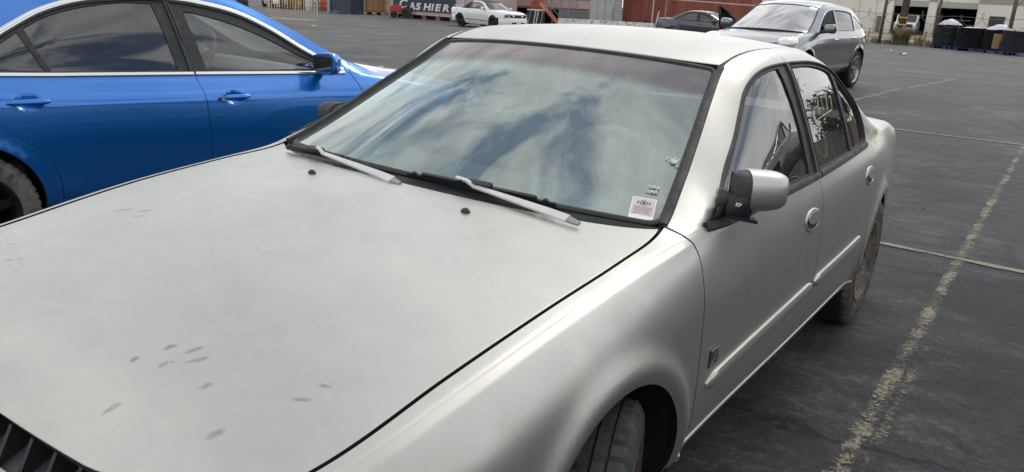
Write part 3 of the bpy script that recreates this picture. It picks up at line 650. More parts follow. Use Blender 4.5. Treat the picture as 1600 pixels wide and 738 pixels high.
hs = dict(root=hero, wb=2.70, arch_r=.362, arch_z=zc_h, paint=paint, gap=.0042, hood_inset=.013, flare=.018, flare_w=.036, flare_k=.034, h=.027, fender_h=.72, k=HK, yf=-.70, yr=3.70, door_z=.365, bumper_z=.56, bumper_zr=.56,
 cuts=[[(.475, .34), (.452, .5), (.442, .68), (.446, .80), (.452, .88), (.446, .919)],
       [(1.495, .34), (1.50, .55), (1.495, .80), (1.49, .95), (1.49, 1.31), (1.49, 1.349)],
       [(2.285, .34), (2.31, .47), (2.365, .60), (2.405, .72), (2.42, .86), (2.415, 1.0), (2.375, 1.12), (2.30, 1.232)]],
 open=[[(.525, .932), (.62, .960), (.70, .986), (.80, 1.050), (.91, 1.115), (1.0, 1.178), (1.09, 1.240), (1.19, 1.281), (1.3, 1.300), (1.478, 1.309), (1.478, .941), (1.0, .930)],
       [(1.502, .942), (1.502, 1.309), (1.76, 1.308), (1.93, 1.294), (2.04, 1.272), (2.13, 1.230), (2.29, 1.135), (2.34, 1.045), (2.33, .985), (2.27, .966), (2.0, .953)]],
 glass=[[[(.685, .950), (.692, .968), (.80, 1.037), (.91, 1.103), (1.0, 1.166), (1.09, 1.228), (1.19, 1.270), (1.30, 1.290), (1.39, 1.297), (1.420, 1.15), (1.412, .956)]],
        [[(1.530, .960), (1.537, 1.297), (1.76, 1.297), (1.93, 1.283), (2.025, 1.265), (2.025, .968)], [(2.055, .974), (2.055, 1.250), (2.12, 1.222), (2.28, 1.129), (2.322, 1.042), (2.314, .992), (2.265, .976)]]],
 side_glass=[sd_gl, sd_gl], ws_prof=[(-.009, -.012), (-.009, .002), (-.005, .0055), (.003, .005), (.008, .001), (.008, -.012)], seal_prof=[(-.005, -.008), (-.004, .003), (0, .005), (.004, .003), (.005, -.008)], ws_glass=ws_gl, rw_glass=sd_gl, frame_mat=rubber,
 hood_z=[(-.86, .672), (-.83, .692), (-.76, .742), (-.6, .800), (-.4, .848), (-.1, .894), (.2, .931), (.45, .952)],
 hood_front=lambda u: -.835+.012*u**2+.12*max(0, u-.55)**2/.2025, hood_rear=lambda u: .262+.165*u**2.6,
 ws=(.452, 1.112, (.325, .945), (1.0, 1.318)), rw=(2.16, 2.86, (2.20, 1.345), (2.96, .985)),
 roof=[(.90, .532, 1.25, 1.302), (1.0, .538, 1.268, 1.320), (1.12, .547, 1.300, 1.341), (1.25, .550, 1.331, 1.361), (1.5, .561, 1.352, 1.380), (1.8, .569, 1.352, 1.384), (2.05, .573, 1.320, 1.370), (2.2, .585, 1.27, 1.345)],
 roof_y=(lambda u: 1.008+.118*u**2.2, lambda u: 2.195-.03*u**2),
 trunk_z=[(2.85, .995), (2.98, .998), (3.3, .995), (3.6, .98), (3.72, .95)], trunk_y=(lambda u: 2.975-.09*u**2, lambda u: 3.70-.03*u**2),
 fb=([(0, -.885), (.35, -.865), (.62, -.78), (.78, -.60), (.835, -.42), (.85, -.37)], [(-.10, .22), (-.02, .23), (.012, .30), (.022, .42), (.018, .52), (.0, .575), (-.03, .592), (-.09, .598)]),
 rb=([(0, 3.84), (.38, 3.81), (.58, 3.70), (.72, 3.45), (.79, 3.10)], [(-.10, .24), (-.02, .26), (.0, .35), (.01, .5), (0, .57), (-.03, .60), (-.10, .605)]),
 wheel_mat=mat('sunbleached_wheel', (.20, .215, .21), .6), dash_mat=mat('dusty_dash', (.22, .235, .225), .8, var=.2, vscale=5),
 in_w=.70, cabin=dict(front=1.30, rear=2.25, dash=(.62, .905, .66), wheel=(.37, .86, .93)), wheel_z=lambda s, y: inv_ground(y, .78*s)+.322,
 wheel=dict(x=.797, xr=.735, R=.322, w=.212, rr=.195, style='steel', kind='hero', tm=tyre_m, rm=steel_rust, tmr=tyre_dust, rmr=rim_dust), steer=R_(20))
ho = car(hs); HS, HH, HW = ho['S'], ho['H'], ho['WS']
# ---- details of the grey sedan
def SY(pts): return HS.yz(pts)
for sd in (1, -1):
    FD, RD, FN_ = ho[('front_door', sd)], ho[('rear_door', sd)], ho[('fender', sd)]
    # rub strips
    mprof = [(-.024, -.004), (-.022, .007), (-.012, .0125), (.012, .0125), (.022, .007), (.024, -.004)]
    for par, (ya, za, yb, zb_) in ((FD, (.515, .508, 1.482, .546)), (RD, (1.506, .548, 2.235, .566))):
        yy = np.linspace(ya, yb, 40); P_, N_ = on(HS, SY(np.stack([yy, np.linspace(za, zb_, 40)], 1)))
        e = np.minimum(1, .35+np.minimum(np.arange(40), np.arange(40)[::-1])*.35)
        sweep('side_molding', P_, N_, mprof, paint, par, side=sd, scale=e)
    # door handles: oval pull flap in a dished bezel
    for par, yc, zc_ in ((FD, 1.365, .808), (RD, 2.245, .842)):
        def ell(a, b, dy=0, dz=0, tilt=-.10, n=28): return SY([(yc+dy+a*math.cos(q)-b*math.sin(q)*tilt, zc_+dz+b*math.sin(q)-a*math.cos(q)*tilt*-.6) for q in np.linspace(0, 2*math.pi, n+1)[:-1]])
        P_, N_ = on(HS, ell(.078, .034), .0); hd = sweep('door_handle', P_, N_, [(-.006, -.004), (-.004, .004), (.002, .005), (.007, .002), (.008, -.004)], paint, par, closed=True, side=sd)
        panel('handle_cup', HS, [tuple(q) for q in ell(.074, .031)], rubber_grey, hd, h=.012, off=-.0008+.003, flange=0, side=sd)
        panel('handle_flap', HS, [tuple(q) for q in ell(.070, .020, 0, .010)], paint, hd, h=.012, off=.008, flange=.006, side=sd, roll=.004)
    # belt weatherstrip under the windows
    for par, a, b in ((FD, (.53, .928), (1.484, .939)), (RD, (1.498, .940), (2.30, .962))):
        yy = np.linspace(a[0], b[0], 30); P_, N_ = on(HS, SY(np.stack([yy, np.linspace(a[1], b[1], 30)], 1)))
        sweep('belt_molding', P_, N_, [(-.015, -.004), (-.013, .008), (-.004, .012), (.010, .009), (.014, -.004)], rubber_grey, par, side=sd)
    # pillar molding along windshield edge
    vv = np.linspace(-.004, 1.0, 40); yv = .452+(1.112-.452)*vv; P_ = HS.P(yv, np.full(40, HS.tmax)); N_ = nrm(HW, np.full(40, .69), vv*.75)
    sweep('pillar_molding', P_+np.array([-.006, 0, 0])+N_*.001, N_, [(-.011, -.02), (-.010, .004), (-.002, .0075), (.008, .006), (.013, -.004), (.013, -.02)], rubber_grey, hero, side=sd)
    # lower sill lip
    yy = np.linspace(.40, 2.30, 50); P_ = HS.P(yy, np.full(50, HS.tk[1]-.022)); N_ = nrm(HS, yy, np.full(50, HS.tk[1]-.022))
    sweep('sill_lip', P_, N_, [(-.010, -.006), (-.009, .004), (0, .0075), (.009, .004), (.010, -.006)], paint, hero, side=sd)
    # head lamps and tail lamps
    HLs = Loft([[(y, x, z-d) for y, x, z in ((-.90, .40, .70), (-.80, .60, .74), (-.70, .70, .762))] for d in (.15, .08, .01)], .01)
    mb = MB(); pl = [(.43, -.835), (.52, -.815), (.62, -.765), (.69, -.70), (.74, -.62)]
    mb.grid([[(sd*(x+dx), y+dy, z) for (x, y) in pl] for (dx, dy, z) in ((.02, -.02, .60), (.018, -.018, .63), (0.005, -.004, .665), (-.01, .012, .688))]); mb.build('headlight', lens_clear, hero, True)
    mb = MB(); mb.grid([[(sd*(x-.04), y+.06, z) for (x, y) in pl] for z in (.60, .66)]); mb.build('headlight_reflector', lens_in, hero, True)
    mb = MB(); pl = [(.40, 3.78), (.55, 3.74), (.64, 3.66), (.69, 3.54)]
    mb.grid([[(sd*(x+dx), y+dy, z) for (x, y) in pl] for (dx, dy, z) in ((.0, .02, .62), (.0, .02, .76), (-.015, 0, .86), (-.05, -.03, .905))]); mb.build('tail_light', lens_red, hero, True)
mb = MB(); mb.grid([[(x, 3.76+.0*abs(x), z) for x in np.linspace(-.45, .45, 9)] for z in (.60, .75, .90, .945)]); mb.build('tail_panel', paint, hero, True)
# grille
gm = mat('grille_grey_plastic', (.055, .06, .07), .45, var=.2, vscale=10)
mb = MB(); mb.box((-.40, -.77, .55), (.40, -.755, .70)); mb.build('grille_back', dark_void, hero)
gl_ = mb = MB(); mb.grid([[(x, y+.02*(x/.4)**2, z) for x in np.linspace(-.40, .40, 17)] for y, z in ((-.765, .668), (-.775, .640), (-.865, .600), (-.872, .590))]); go = mb.build('grille', gm, hero, True, sharp=40)
for i in range(-5, 6):
    x = i*.072+.012; dy = .02*(x/.4)**2
    MB().prism([(-.765+dy, .672), (-.832+dy, .672), (-.866+dy, .602), (-.765+dy, .60)], x-.005, x+.005, lambda a, b, h_: (h_, a, b)).build('grille_fin', black_pl, go)
xs = np.linspace(-.46, .46, 33); P_ = np.stack([xs, -.893+.025*(xs/.4)**2, np.full(33, .607)], 1); sweep('grille_surround', P_, np.tile([0, -.5, .87], (33, 1)), [(-.026, -.012), (-.024, .005), (-.012, .011), (.012, .011), (.024, .005), (.026, -.012)], paint, hero)
# cowl
uu = np.linspace(-.7, .7, 41); rows = []
for k_ in range(6):
    f_ = k_/5; hr = np.array([hs['hood_rear'](abs(s/.7)) for s in uu]); A = HH.P(uu, hr+.002); A[:, 2] -= .022; A[:, 0] *= 1.01; B_ = HW.P(uu*1.0, np.full(41, -.004)); B_[:, 2] -= .004
    Q = A*(1-f_)+B_*f_; Q[:, 2] += (-.012 if k_ in (1, 2) else 0); rows.append([tuple(q) for q in Q])
cw = MB().grid(rows).build('cowl', black_pl, hero, True)
for i in range(-12, 13):
    s = i*.05; f_ = .45; hr = hs['hood_rear'](abs(s/.7)); A = HH.P([s], [hr])[0]; B_ = HW.P([s], [0.])[0]; q = A*(1-f_)+B_*f_
    MB().box((q[0]-.018, q[1]-.012, q[2]-.026), (q[0]+.018, q[1]+.012, q[2]-.012)).build('cowl_slat', rubber, cw)
# washer nozzles
noz = None
for sd in (1, -1):
    c = HH.P([sd*.29/.728*.7], [.184])[0]; mb = MB(); mb.lathe([(-.004, .017), (.004, .016), (.010, .011), (.013, .004), (.0135, .0)], 14, 'z', (0, 0, 0)); mb.v = [(v[0]*.85+c[0], v[1]*.6+c[1], v[2]*.85+c[2]) for v in mb.v]; mb.build('washer_nozzle', rubber_grey, hero, True)
# wipers
arm_m = mat('wiper_arm_paint', (.66, .65, .62), .4, .2, var=.1)
def wiper(piv, kink, tip, b0, b1):
    piv, kink, tip, b0, b1 = map(Vector, (piv, kink, tip, b0, b1)); e = bpy.data.objects.new('wiper', None); link(e, hero); up = Vector((0, -.45, .9))
    def strip(nm, pts, ws, th, m):
        mb = MB(); rows_ = []
        for i, p in enumerate(pts):
            d = (pts[min(i+1, len(pts)-1)]-pts[max(i-1, 0)]).normalized(); sx = d.cross(up).normalized(); w_ = ws[i]/2
            rows_.append([p-sx*w_, p-sx*w_*.85+up*th, p+sx*w_*.85+up*th, p+sx*w_])
        mb.grid(rows_); n0 = len(mb.v); mb.f.append((0, 1, 2, 3)); mb.f.append((n0-4, n0-3, n0-2, n0-1)); return mb.build(nm, m, e, False)
    d = (piv-kink).normalized()
    strip('wiper_arm', [piv+up*.006, piv-d*.06+up*.010, piv.lerp(kink, .5)+up*.013, kink+up*.016], [.029, .026, .021, .013], .005, arm_m)
    strip('arm_knuckle', [piv+d*.035+up*.000, piv+d*.002+up*.005], [.014, .022], .006, mat('knuckle_grey', (.30, .30, .30), .5))
    strip('wiper_hook', [kink+up*.016, kink.lerp(tip, .35)+up*.028, tip+up*.026], [.013, .012, .011], .006, arm_m)
    ma = MB(); n_ = 14
    ma.bar(b0+up*.006, b1+up*.006, .006, .012, up); ma.bar(b0.lerp(b1, .12)+up*.018, b0.lerp(b1, .88)+up*.018, .009, .007, up)
    for i in range(n_): q = b0.lerp(b1, .06+.88*i/(n_-1)); ma.bar(q+up*.008, q+up*.018, .012, .008)
    ma.bar(b0.lerp(b1, .40)+up*.024, b0.lerp(b1, .60)+up*.024, .016, .012, up)
    ma.build('wiper_blade', black_pl, e)
wiper((.525, .298, .930), (.215, .318, .944), (.145, .332, .946), (-.03, .315, .946), (.46, .345, .946))
wiper((-.035, .258, .935), (-.385, .322, .938), (-.43, .342, .938), (-.60, .352, .930), (-.26, .320, .944))
# sun strip inside windshield top, sticker, chips
strip_gl = glass('tinted_sun_strip', (.40, .34, .38), 2.05, dust=.16, dustcol=(.33, .29, .30), dscale=2., body=.35, bodycol=(.12, .10, .11), gcol=(.86, .82, .83))
v_ = []; f_ = []; fd = []; qs = [.742, .70, .66, .635, .61, .585]; us_ = np.linspace(-.69, .69, 40)
for i, q in enumerate(qs):
    P_, N_ = on(HW, np.stack([us_, q-.03*(us_/.7)**2*(1 if i else 0)], 1), -.0025); v_ += [tuple(p) for p in P_]; fd += [[1, 1, .9, .6, .2, 0][i]]*40
for i in range(5): f_ += [(i*40+j, (i+1)*40+j, (i+1)*40+j+1, i*40+j+1) for j in range(39)]
t_ = strip_gl.node_tree; o_ = [n for n in t_.nodes if n.type == 'OUTPUT_MATERIAL'][0]; src = o_.inputs[0].links[0].from_socket; at_ = _n(t_, 'ShaderNodeAttribute', attribute_name='fade'); tr_ = _n(t_, 'ShaderNodeBsdfTransparent'); mx_ = _n(t_, 'ShaderNodeMixShader')
t_.links.new(at_.outputs['Fac'], mx_.inputs[0]); t_.links.new(tr_.outputs[0], mx_.inputs[1]); t_.links.new(src, mx_.inputs[2]); t_.links.new(mx_.outputs[0], o_.inputs[0])
so_ = mobj('sun_strip', v_, f_, strip_gl, ho['windshield']); at_ = so_.data.attributes.new('fade', 'FLOAT', 'POINT'); at_.data.foreach_set('value', fd)
def ws_near(P):
    S_, Q_ = np.meshgrid(np.linspace(-.7, .7, 141), np.linspace(0, .75, 76)); A = HW.P(S_.ravel(), Q_.ravel()); i = ((A-np.array(P))**2).sum(1).argmin(); return S_.ravel()[i], Q_.ravel()[i]
def ws_frame(s, q, rot=0., off=.004):
    p = HW.P([s], [q])[0]; n = nrm(HW, np.array([s]), np.array([q]))[0]; a = Vector(HW.P([s+.01], [q])[0]-p).normalized(); n = Vector(n); b = n.cross(a)
    a, b = a*math.cos(rot)+b*math.sin(rot), b*math.cos(rot)-a*math.sin(rot); o = Vector(p)+n*off
    return Matrix(((a.x, b.x, n.x, o.x), (a.y, b.y, n.y, o.y), (a.z, b.z, n.z, o.z), (0, 0, 0, 1)))
paper = mat('sticker_paper', (.62, .56, .55), .7, var=.12, vscale=30); ink = mat('sticker_ink', (.30, .10, .12), .7); inkd = mat('sticker_dark_ink', (.07, .06, .07), .7); white_p = mat('white_print', (.8, .8, .78), .6)
s_, q_ = ws_near((.641, .479, .956)); M = ws_frame(s_, q_, R_(2), .0015)
st = MB(); st.box((-.032, -.046, 0), (.032, .040, .0006), M); st = st.build('inspection_sticker', white_p, ho['windshield'])
MB().box((-.029, -.030, .0007), (.029, .037, .0012), M).build('sticker_face', paper, st)
e_ = MB()
for k_, (r0, r1) in enumerate(((.0105, .0085), (.005, .0))): e_.lathe([(.0013, r0), (.0016, r0), (.0016, r1), (.0013, r1)], 20, 'z', (0, .018, 0))
for sg in (1, -1): e_.bar((sg*.012, .018+.006, .0014), (sg*.018, .018, .0014), .002, .0004); e_.bar((sg*.012, .018-.006, .0014), (sg*.018, .018, .0014), .002, .0004)
e_.v = [tuple(M @ Vector(v)) for v in e_.v]; e_.build('sticker_emblem', inkd, st)
e_ = MB()
for i, (y_, w_) in enumerate(((.0, .024), (-.006, .022), (-.012, .024), (-.018, .019), (-.024, .023))):
    x_ = -w_
    while x_ < w_: l_ = rng.uniform(.003, .008); e_.box((x_, y_-.0012, .0013), (min(w_, x_+l_), y_+.0012, .0016)); x_ += l_+.0016
e_.v = [tuple(M @ Vector(v)) for v in e_.v]; e_.build('sticker_print', ink, st)
crack_m = mat('crazed_glass', (.46, .56, .55), .35, spec=.8)
s_, q_ = ws_near((.626, .674, 1.064)); M = ws_frame(s_, q_, 0, .0012); r_ = random.Random(3); mb = MB()
for k_ in range(46):
    a = r_.uniform(0, 6.28); r0 = abs(r_.gauss(.0, .012)); r0 = min(r0+.003, .026); l_ = r_.uniform(.003, .011); b_ = a+r_.choice((0, 1.57))+r_.uniform(-.4, .4)
    p = Vector((r0*math.cos(a), r0*math.sin(a), 0)); mb.bar(M @ p, M @ (p+Vector((math.cos(b_), math.sin(b_), 0))*l_), r_.uniform(.0008, .0026), .0008, M.to_3x3() @ Vector((0, 0, 1)))
mb.lathe([(0, .010), (.0012, .008), (.0012, .0)], 9, 'z'); 
for i in range(len(mb.v)-27, len(mb.v)): mb.v[i] = tuple(M @ Vector(mb.v[i]))
mb.build('impact_star', crack_m, ho['windshield'])
mb = MB()
for P in ((.621, .563, 1.003), (.634, .560, 1.0), (.625, .541, .99), (.640, .545, .992)):
    s_, q_ = ws_near(P); M = ws_frame(s_, q_, r_.uniform(-.5, .5), .0012); mb.box((-.010, -.002, 0), (.010, .002, .0006), M); mb.box((.004, 0, 0), (.009, .006, .0005), M)
mb.build('glass_chip', crack_m, ho['windshield'])
# door badge
bm_ = mat('badge_metal', (.45, .45, .45), .25, .9)
p, n = on(HS, SY([(.545, .585)])); p, n = Vector(p[0]), Vector(n[0]); a = Vector((0, 1, 0)); a = (a-n*a.dot(n)).normalized(); b = n.cross(a); BM = Matrix(((a.x, b.x, n.x, p.x), (a.y, b.y, n.y, p.y), (a.z, b.z, n.z, p.z), (0, 0, 0, 1)))
bd = MB().box((-.030, -.026, 0), (.030, .026, .003), BM).build('door_badge', mat('badge_black', (.02, .02, .022), .4), ho[('front_door', 1)], bevel=.002)
text('badge_letters', 'SE', .040, bm_, bd, BM @ Matrix.Translation((0, -.012, .003)), .0012, 'CENTER', .15, .0012)
MB().box((-.028, .020, .003), (.028, .024, .0055), BM).build('badge_bar', bm_, bd); MB().box((-.028, -.022, .003), (.010, -.018, .0055), BM).build('badge_bar', bm_, bd)
# hood smears: soft-edged films of grease
def smear_mat(nm, op, col):
    m, t, b, o = nmat(nm); L = t.links.new; n = noise(t, 85., 5, .7, 1.2); r1 = ramp(t, n.outputs[0], [(.30, g3(.15)), (.62, g3(1.))]); at_ = _n(t, 'ShaderNodeAttribute', attribute_name='fade'); mu = _n(t, 'ShaderNodeMath', operation='MULTIPLY'); L(r1.outputs[0], mu.inputs[0]); L(at_.outputs['Fac'], mu.inputs[1])
    m2 = _n(t, 'ShaderNodeMath', operation='MULTIPLY'); L(mu.outputs[0], m2.inputs[0]); m2.inputs[1].default_value = op; tr = _n(t, 'ShaderNodeBsdfTransparent'); mx_ = _n(t, 'ShaderNodeMixShader'); b.inputs['Base Color'].default_value = col; b.inputs['Roughness'].default_value = .6
    L(m2.outputs[0], mx_.inputs[0]); L(tr.outputs[0], mx_.inputs[1]); L(b.outputs[0], mx_.inputs[2]); L(mx_.outputs[0], o.inputs[0]); return m
sm_m = smear_mat('greasy_smear', .34, (.15, .15, .145, 1)); sm_d = smear_mat('dark_smear', .48, (.10, .10, .10, 1))
def smear(x, y, L_, W_, ang, m):
    k_ = 16; r_ = random.Random(int(x*977+y*131)); c, s = math.cos(R_(ang)), math.sin(R_(ang)); v = [(x, y)]; fd = [1.]; wob = [1+.25*r_.uniform(-1, 1) for _ in range(k_)]; wob = [(wob[i]+wob[i-1])/2 for i in range(k_)]
    for rr, fv in ((.45, 1.), (.8, .6), (1.15, 0.)):
        for i in range(k_):
            a = 2*math.pi*i/k_; u_, v_ = L_/2*math.cos(a)*rr*wob[i], W_/2*math.sin(a)*rr*wob[i]*1.2; v.append((x+u_*c-v_*s, y+u_*s+v_*c)); fd.append(fv)
    f = [(0, 1+i, 1+(i+1) % k_) for i in range(k_)]
    for q in range(2): f += [(1+q*k_+i, 1+(q+1)*k_+i, 1+(q+1)*k_+(i+1) % k_, 1+q*k_+(i+1) % k_) for i in range(k_)]
    a_ = np.array(v); P_ = HH.P(a_[:, 0]/.716*.7, a_[:, 1])+np.array([0, 0, .0008]); o = mobj('grease_smear', P_, f, m, ho['hood'])
    at_ = o.data.attributes.new('fade', 'FLOAT', 'POINT'); at_.data.foreach_set('value', fd)
for a in ((.239, -.611, .024, .011, 60, sm_d), (.288, -.594, .032, .010, 65, sm_d), (.213, -.664, .016, .014, 0, sm_d), (.277, -.648, .020, .012, 80, sm_m), (.322, -.608, .045, .009, 50, sm_m), (.305, -.752, .034, .014, 80, sm_m), (.402, -.644, .026, .014, 70, sm_m), (.285, -.635, .006, .004, 60, sm_d),
          (.57, -.581, .040, .009, 30, sm_m), (.574, -.536, .03, .007, 20, sm_m), (-.547, -.541, .030, .004, 40, sm_d), (-.428, -.573, .025, .004, 40, sm_m), (-.453, -.59, .022, .005, 40, sm_d), (-.23, -.604, .010, .004, 50, sm_d),
          (-.42, -.265, .05, .010, 45, sm_m), (-.397, -.297, .035, .006, 45, sm_m), (-.489, -.287, .06, .010, 45, sm_m), (.271, -.487, .007, .003, 0, sm_d), (.529, -.706, .03, .018, 70, sm_m), (.02, -.35, .006, .004, 10, sm_d), (.30, -.20, .006, .003, 10, sm_d)):
    smear(*a)
# crayon marks
cray = mat('yellow_crayon', (.70, .66, .34), .8)
def marks(nm, strokes, par, off, S=HS, w_=.006):
    for st_ in strokes:
        mb = MB()
        q = smooth_poly(st_, .012, closed=False, keep=80); P_, N_ = on(S, SY(q), off)
        for i in range(len(P_)-1): mb.bar(P_[i], P_[i+1], w_*r_.uniform(.4, 1.1), .0008, tuple(N_[i]))
        mb.build(nm, cray, par)
marks('crayon_mark', [[(1.62, 1.262), (1.575, 1.255), (1.57, 1.228), (1.60, 1.215)], [(1.64, 1.235), (1.66, 1.24)], [(1.70, 1.172), (1.72, 1.19), (1.745, 1.18), (1.71, 1.145), (1.76, 1.15)], [(1.79, 1.19), (1.785, 1.14)], [(1.83, 1.185), (1.87, 1.19), (1.84, 1.14)], [(1.90, 1.18), (1.93, 1.185), (1.91, 1.14)], [(1.64, 1.112), (1.78, 1.125), (1.90, 1.135)]], ho[('rear_door', 1)], -.0108, w_=.0034)
marks('crayon_mark', [[(2.52, .975), (2.60, .99), (2.66, .975)], [(2.55, .955), (2.62, .968), (2.70, .955)], [(2.57, .94), (2.66, .948)]], ho[('quarter', 1)], .001, w_=.009)
# looped strap hanging inside the rear door glass
pale = mat('strap_webbing', (.55, .50, .38), .8)
pts = smooth_poly([(1.60, 1.10), (1.66, 1.03), (1.71, .985), (1.755, .982), (1.785, 1.01), (1.795, 1.075)], .01, closed=False); P_, N_ = on(HS, SY(pts), -.035)
MB().tube([tuple(q) for q in P_], .006, 6).build('hanging_strap', pale, hero, True)
# left door mirror, bent on its foot and taped; right one intact
mshell = paint
def door_mirror(sd, C_, yaw, tape):
    e = bpy.data.objects.new('door_mirror', None); link(e, hero)
    Mx = Matrix.Translation(C_) @ Matrix.Rotation(yaw, 4, 'Z')
    def shell(a0, a1, nm, m, sx=.088, sy=.062, sz=.050, x0=0.):
        mb = MB(); rows_ = []
        for i in range(13):
            x = a0+(a1-a0)*i/12; e_ = max(0, 1-abs(x)**3.2)**(1/3.2); row = []
            for j in range(24):
                q = 2*math.pi*j/24; cy, cz = math.cos(q), math.sin(q); f_ = lambda v: math.copysign(abs(v)**.74, v)
                yy_ = f_(cy)*sy*e_; yy_ = yy_ if yy_ < 0 else min(yy_, .018)
                row.append(Mx @ Vector((sd*(x*sx), yy_, f_(cz)*sz*(.35+.65*e_)*(1-.10*x)+.004*x)))
            rows_.append(row+[row[0]])
        mb.grid(rows_); n_ = len(rows_[0]); b0 = 0; mb.f.append(tuple(range(n_-1))); l0 = len(rows_[0])*12; mb.f.append(tuple(range(l0, l0+n_-1))); return mb.build(nm, m, e, True, sharp=55)
    shell(-.42, 1.0, 'mirror_shell', mshell if tape else rubber_grey, .076, .060, .054); shell(-.86, -.40, 'mirror_neck', rubber_grey, .076, .056, .050)
    mb = MB(); mb.box((-.07, .0185, -.040), (.075, .022, .042)); mb.v = [tuple(Mx @ Vector((sd*v[0], v[1], v[2]))) for v in mb.v]; mb.build('mirror_glass', mat('mirror_silver', (.8, .82, .83), .04, 1.), e)
    # sail foot against the door
    def ft(y, z, off): 
        p_, n_ = on(HS, SY([(y, z)]), off); return Vector((p_[0][0]*sd, p_[0][1], p_[0][2]))
    k_ = 1. if tape else .45
    g_ = [[ft(y, z, o_*k_) for y, z, o_ in r0] for r0 in (
        [(.535, .936, .002), (.60, .938, .004), (.68, .942, .004), (.715, .946, .002)],
        [(.56, .941, .014), (.61, .948, .040), (.67, .955, .048), (.71, .958, .014)],
        [(.60, .952, .014), (.63, .962, .034), (.675, .980, .040), (.71, .985, .014)],
        [(.645, .968, .004), (.66, .972, .012), (.69, .985, .012), (.712, 1.0, .002)])]
    MB().grid(g_).build('mirror_foot', rubber_grey, e, True)
    if not tape: return e
    a_ = ft(.64, .958, .03); b_ = Mx @ Vector((sd*-.070, -.006, -.012)); mb = MB(); mb.tube([a_, (a_+b_)/2+Vector((0, -.01, -.004)), b_], [.030, .024, .032], 10); mb.build('mirror_joint', rubber_grey, e, True)
    if tape:
        tp = mat('dark_tape', (.012, .014, .02), .45)
        tm = Mx @ Matrix.Translation((-.052, -.050, -.034)) @ Matrix.Rotation(R_(8), 4, 'Y')
        t_ = MB(); t_.grid([[tm @ Vector((x, -.012+.02*abs(x/.035)**2+(.006 if abs(z) > .02 else 0), z)) for x in np.linspace(-.034, .036, 7)] for z in np.linspace(-.028, .024, 5)]); tpo = t_.build('tape_wrap', tp, e, True)
        t2 = MB(); t2.box((-.03, -.012, -.036), (.050, .03, -.028), tm); t2.build('tape_tail', tp, e)
        TM = tm @ Matrix.Translation((-.020, -.0135, .0)) @ Matrix.Rotation(R_(90), 4, 'X'); text('tape_letters', 'KP', .013, white_p, tpo, TM, .0005, 'LEFT', 0, .0004)
    return e
door_mirror(1, (.868, .674, 1.018), R_(36), True)
door_mirror(-1, (-.845, .80, .975), R_(-8), False)
# tow-yard junk piled on front seat: crumpled grey airbag cloth and a bent frame
jm = mat('airbag_cloth', (.30, .31, .30), .85, var=.2, vscale=14)
mb = MB(); r_ = random.Random(5); mb.grid([[(.30+.32*i/9+.02*r_.uniform(-1, 1), .98+.30*j/7+.02*r_.uniform(-1, 1), .98+.05*math.sin(i*.9+j*.7)+.03*r_.uniform(-1, 1)-.04*abs(j-3.5)/3.5) for i in range(10)] for j in range(8)]); mb.build('crumpled_airbag', jm, hero, True)
# ================================================================== other cars
def gloss_paint(name, col, metal=.5, rough=.32, dust=0.):
    m, t, b, o = nmat(name); b.inputs['Metallic'].default_value = metal; b.inputs['Roughness'].default_value = rough
    b.inputs['Coat Weight'].default_value = 1.; b.inputs['Coat Roughness'].default_value = .025; b.inputs['Coat IOR'].default_value = 1.6
    n = noise(t, 700., 2, .5); r = ramp(t, n.outputs[0], [(.3, tuple(c*.8 for c in col)), (.7, tuple(min(1, c*1.2) for c in col))]); t.links.new(r.outputs[0], b.inputs['Base Color'])
    n2 = noise(t, 3., 6, .65, .5); r2 = ramp(t, n2.outputs[0], [(.35, g3(.02)), (.75, g3(.07+dust))]); t.links.new(r2.outputs[0], b.inputs['Coat Roughness'])
    return m
def gz(x, y):
    d = math.hypot(x-CAM.x, y-CAM.y); return -.005*max(0, d-12)*min(1, max(0, (-x-8)/6))
def mirror2(root, sd, C_, paint_, sz=(.10, .07, .07), yaw=0., foot=None):
    e = bpy.data.objects.new('door_mirror', None); link(e, root); Mx = Matrix.Translation((C_[0]*sd, C_[1], C_[2])) @ Matrix.Rotation(yaw*sd, 4, 'Z'); mb = MB(); rows = []
    for i in range(11):
        x = -1+2*i/10; e_ = max(.0, 1-abs(x)**3)**(1/3); row = []
        for j in range(20):
            q = 2*math.pi*j/20; f_ = lambda v: math.copysign(abs(v)**.7, v); y_ = f_(math.cos(q))*sz[1]*e_; row.append(Mx @ Vector((sd*x*sz[0], min(y_, .02), f_(math.sin(q))*sz[2]*(.3+.7*e_)*(1+.12*x))))
        rows.append(row+[row[0]])
    mb.grid(rows).build('mirror_shell', paint_, e, True)
    mb = MB(); mb.box((-sz[0]*.86, .019, -sz[2]*.72), (sz[0]*.86, .024, sz[2]*.72)); mb.v = [tuple(Mx @ Vector((sd*v[0], v[1], v[2]))) for v in mb.v]; mb.build('mirror_glass', mat('dark_mirror_glass', (.10, .11, .13), .05, .9), e, bevel=.006)
    f = foot or (C_[0]-.14, C_[1]-.05, C_[2]-.06); MB().tube([(f[0]*sd, f[1], f[2]), ((f[0]+C_[0])/2*sd, C_[1]-.02, C_[2]-sz[2]*.8), Mx @ Vector((-sd*.04, -.01, -sz[2]*.6))], [.03, .022, .03], 8).build('mirror_foot', black_pl, e, True)
    return e
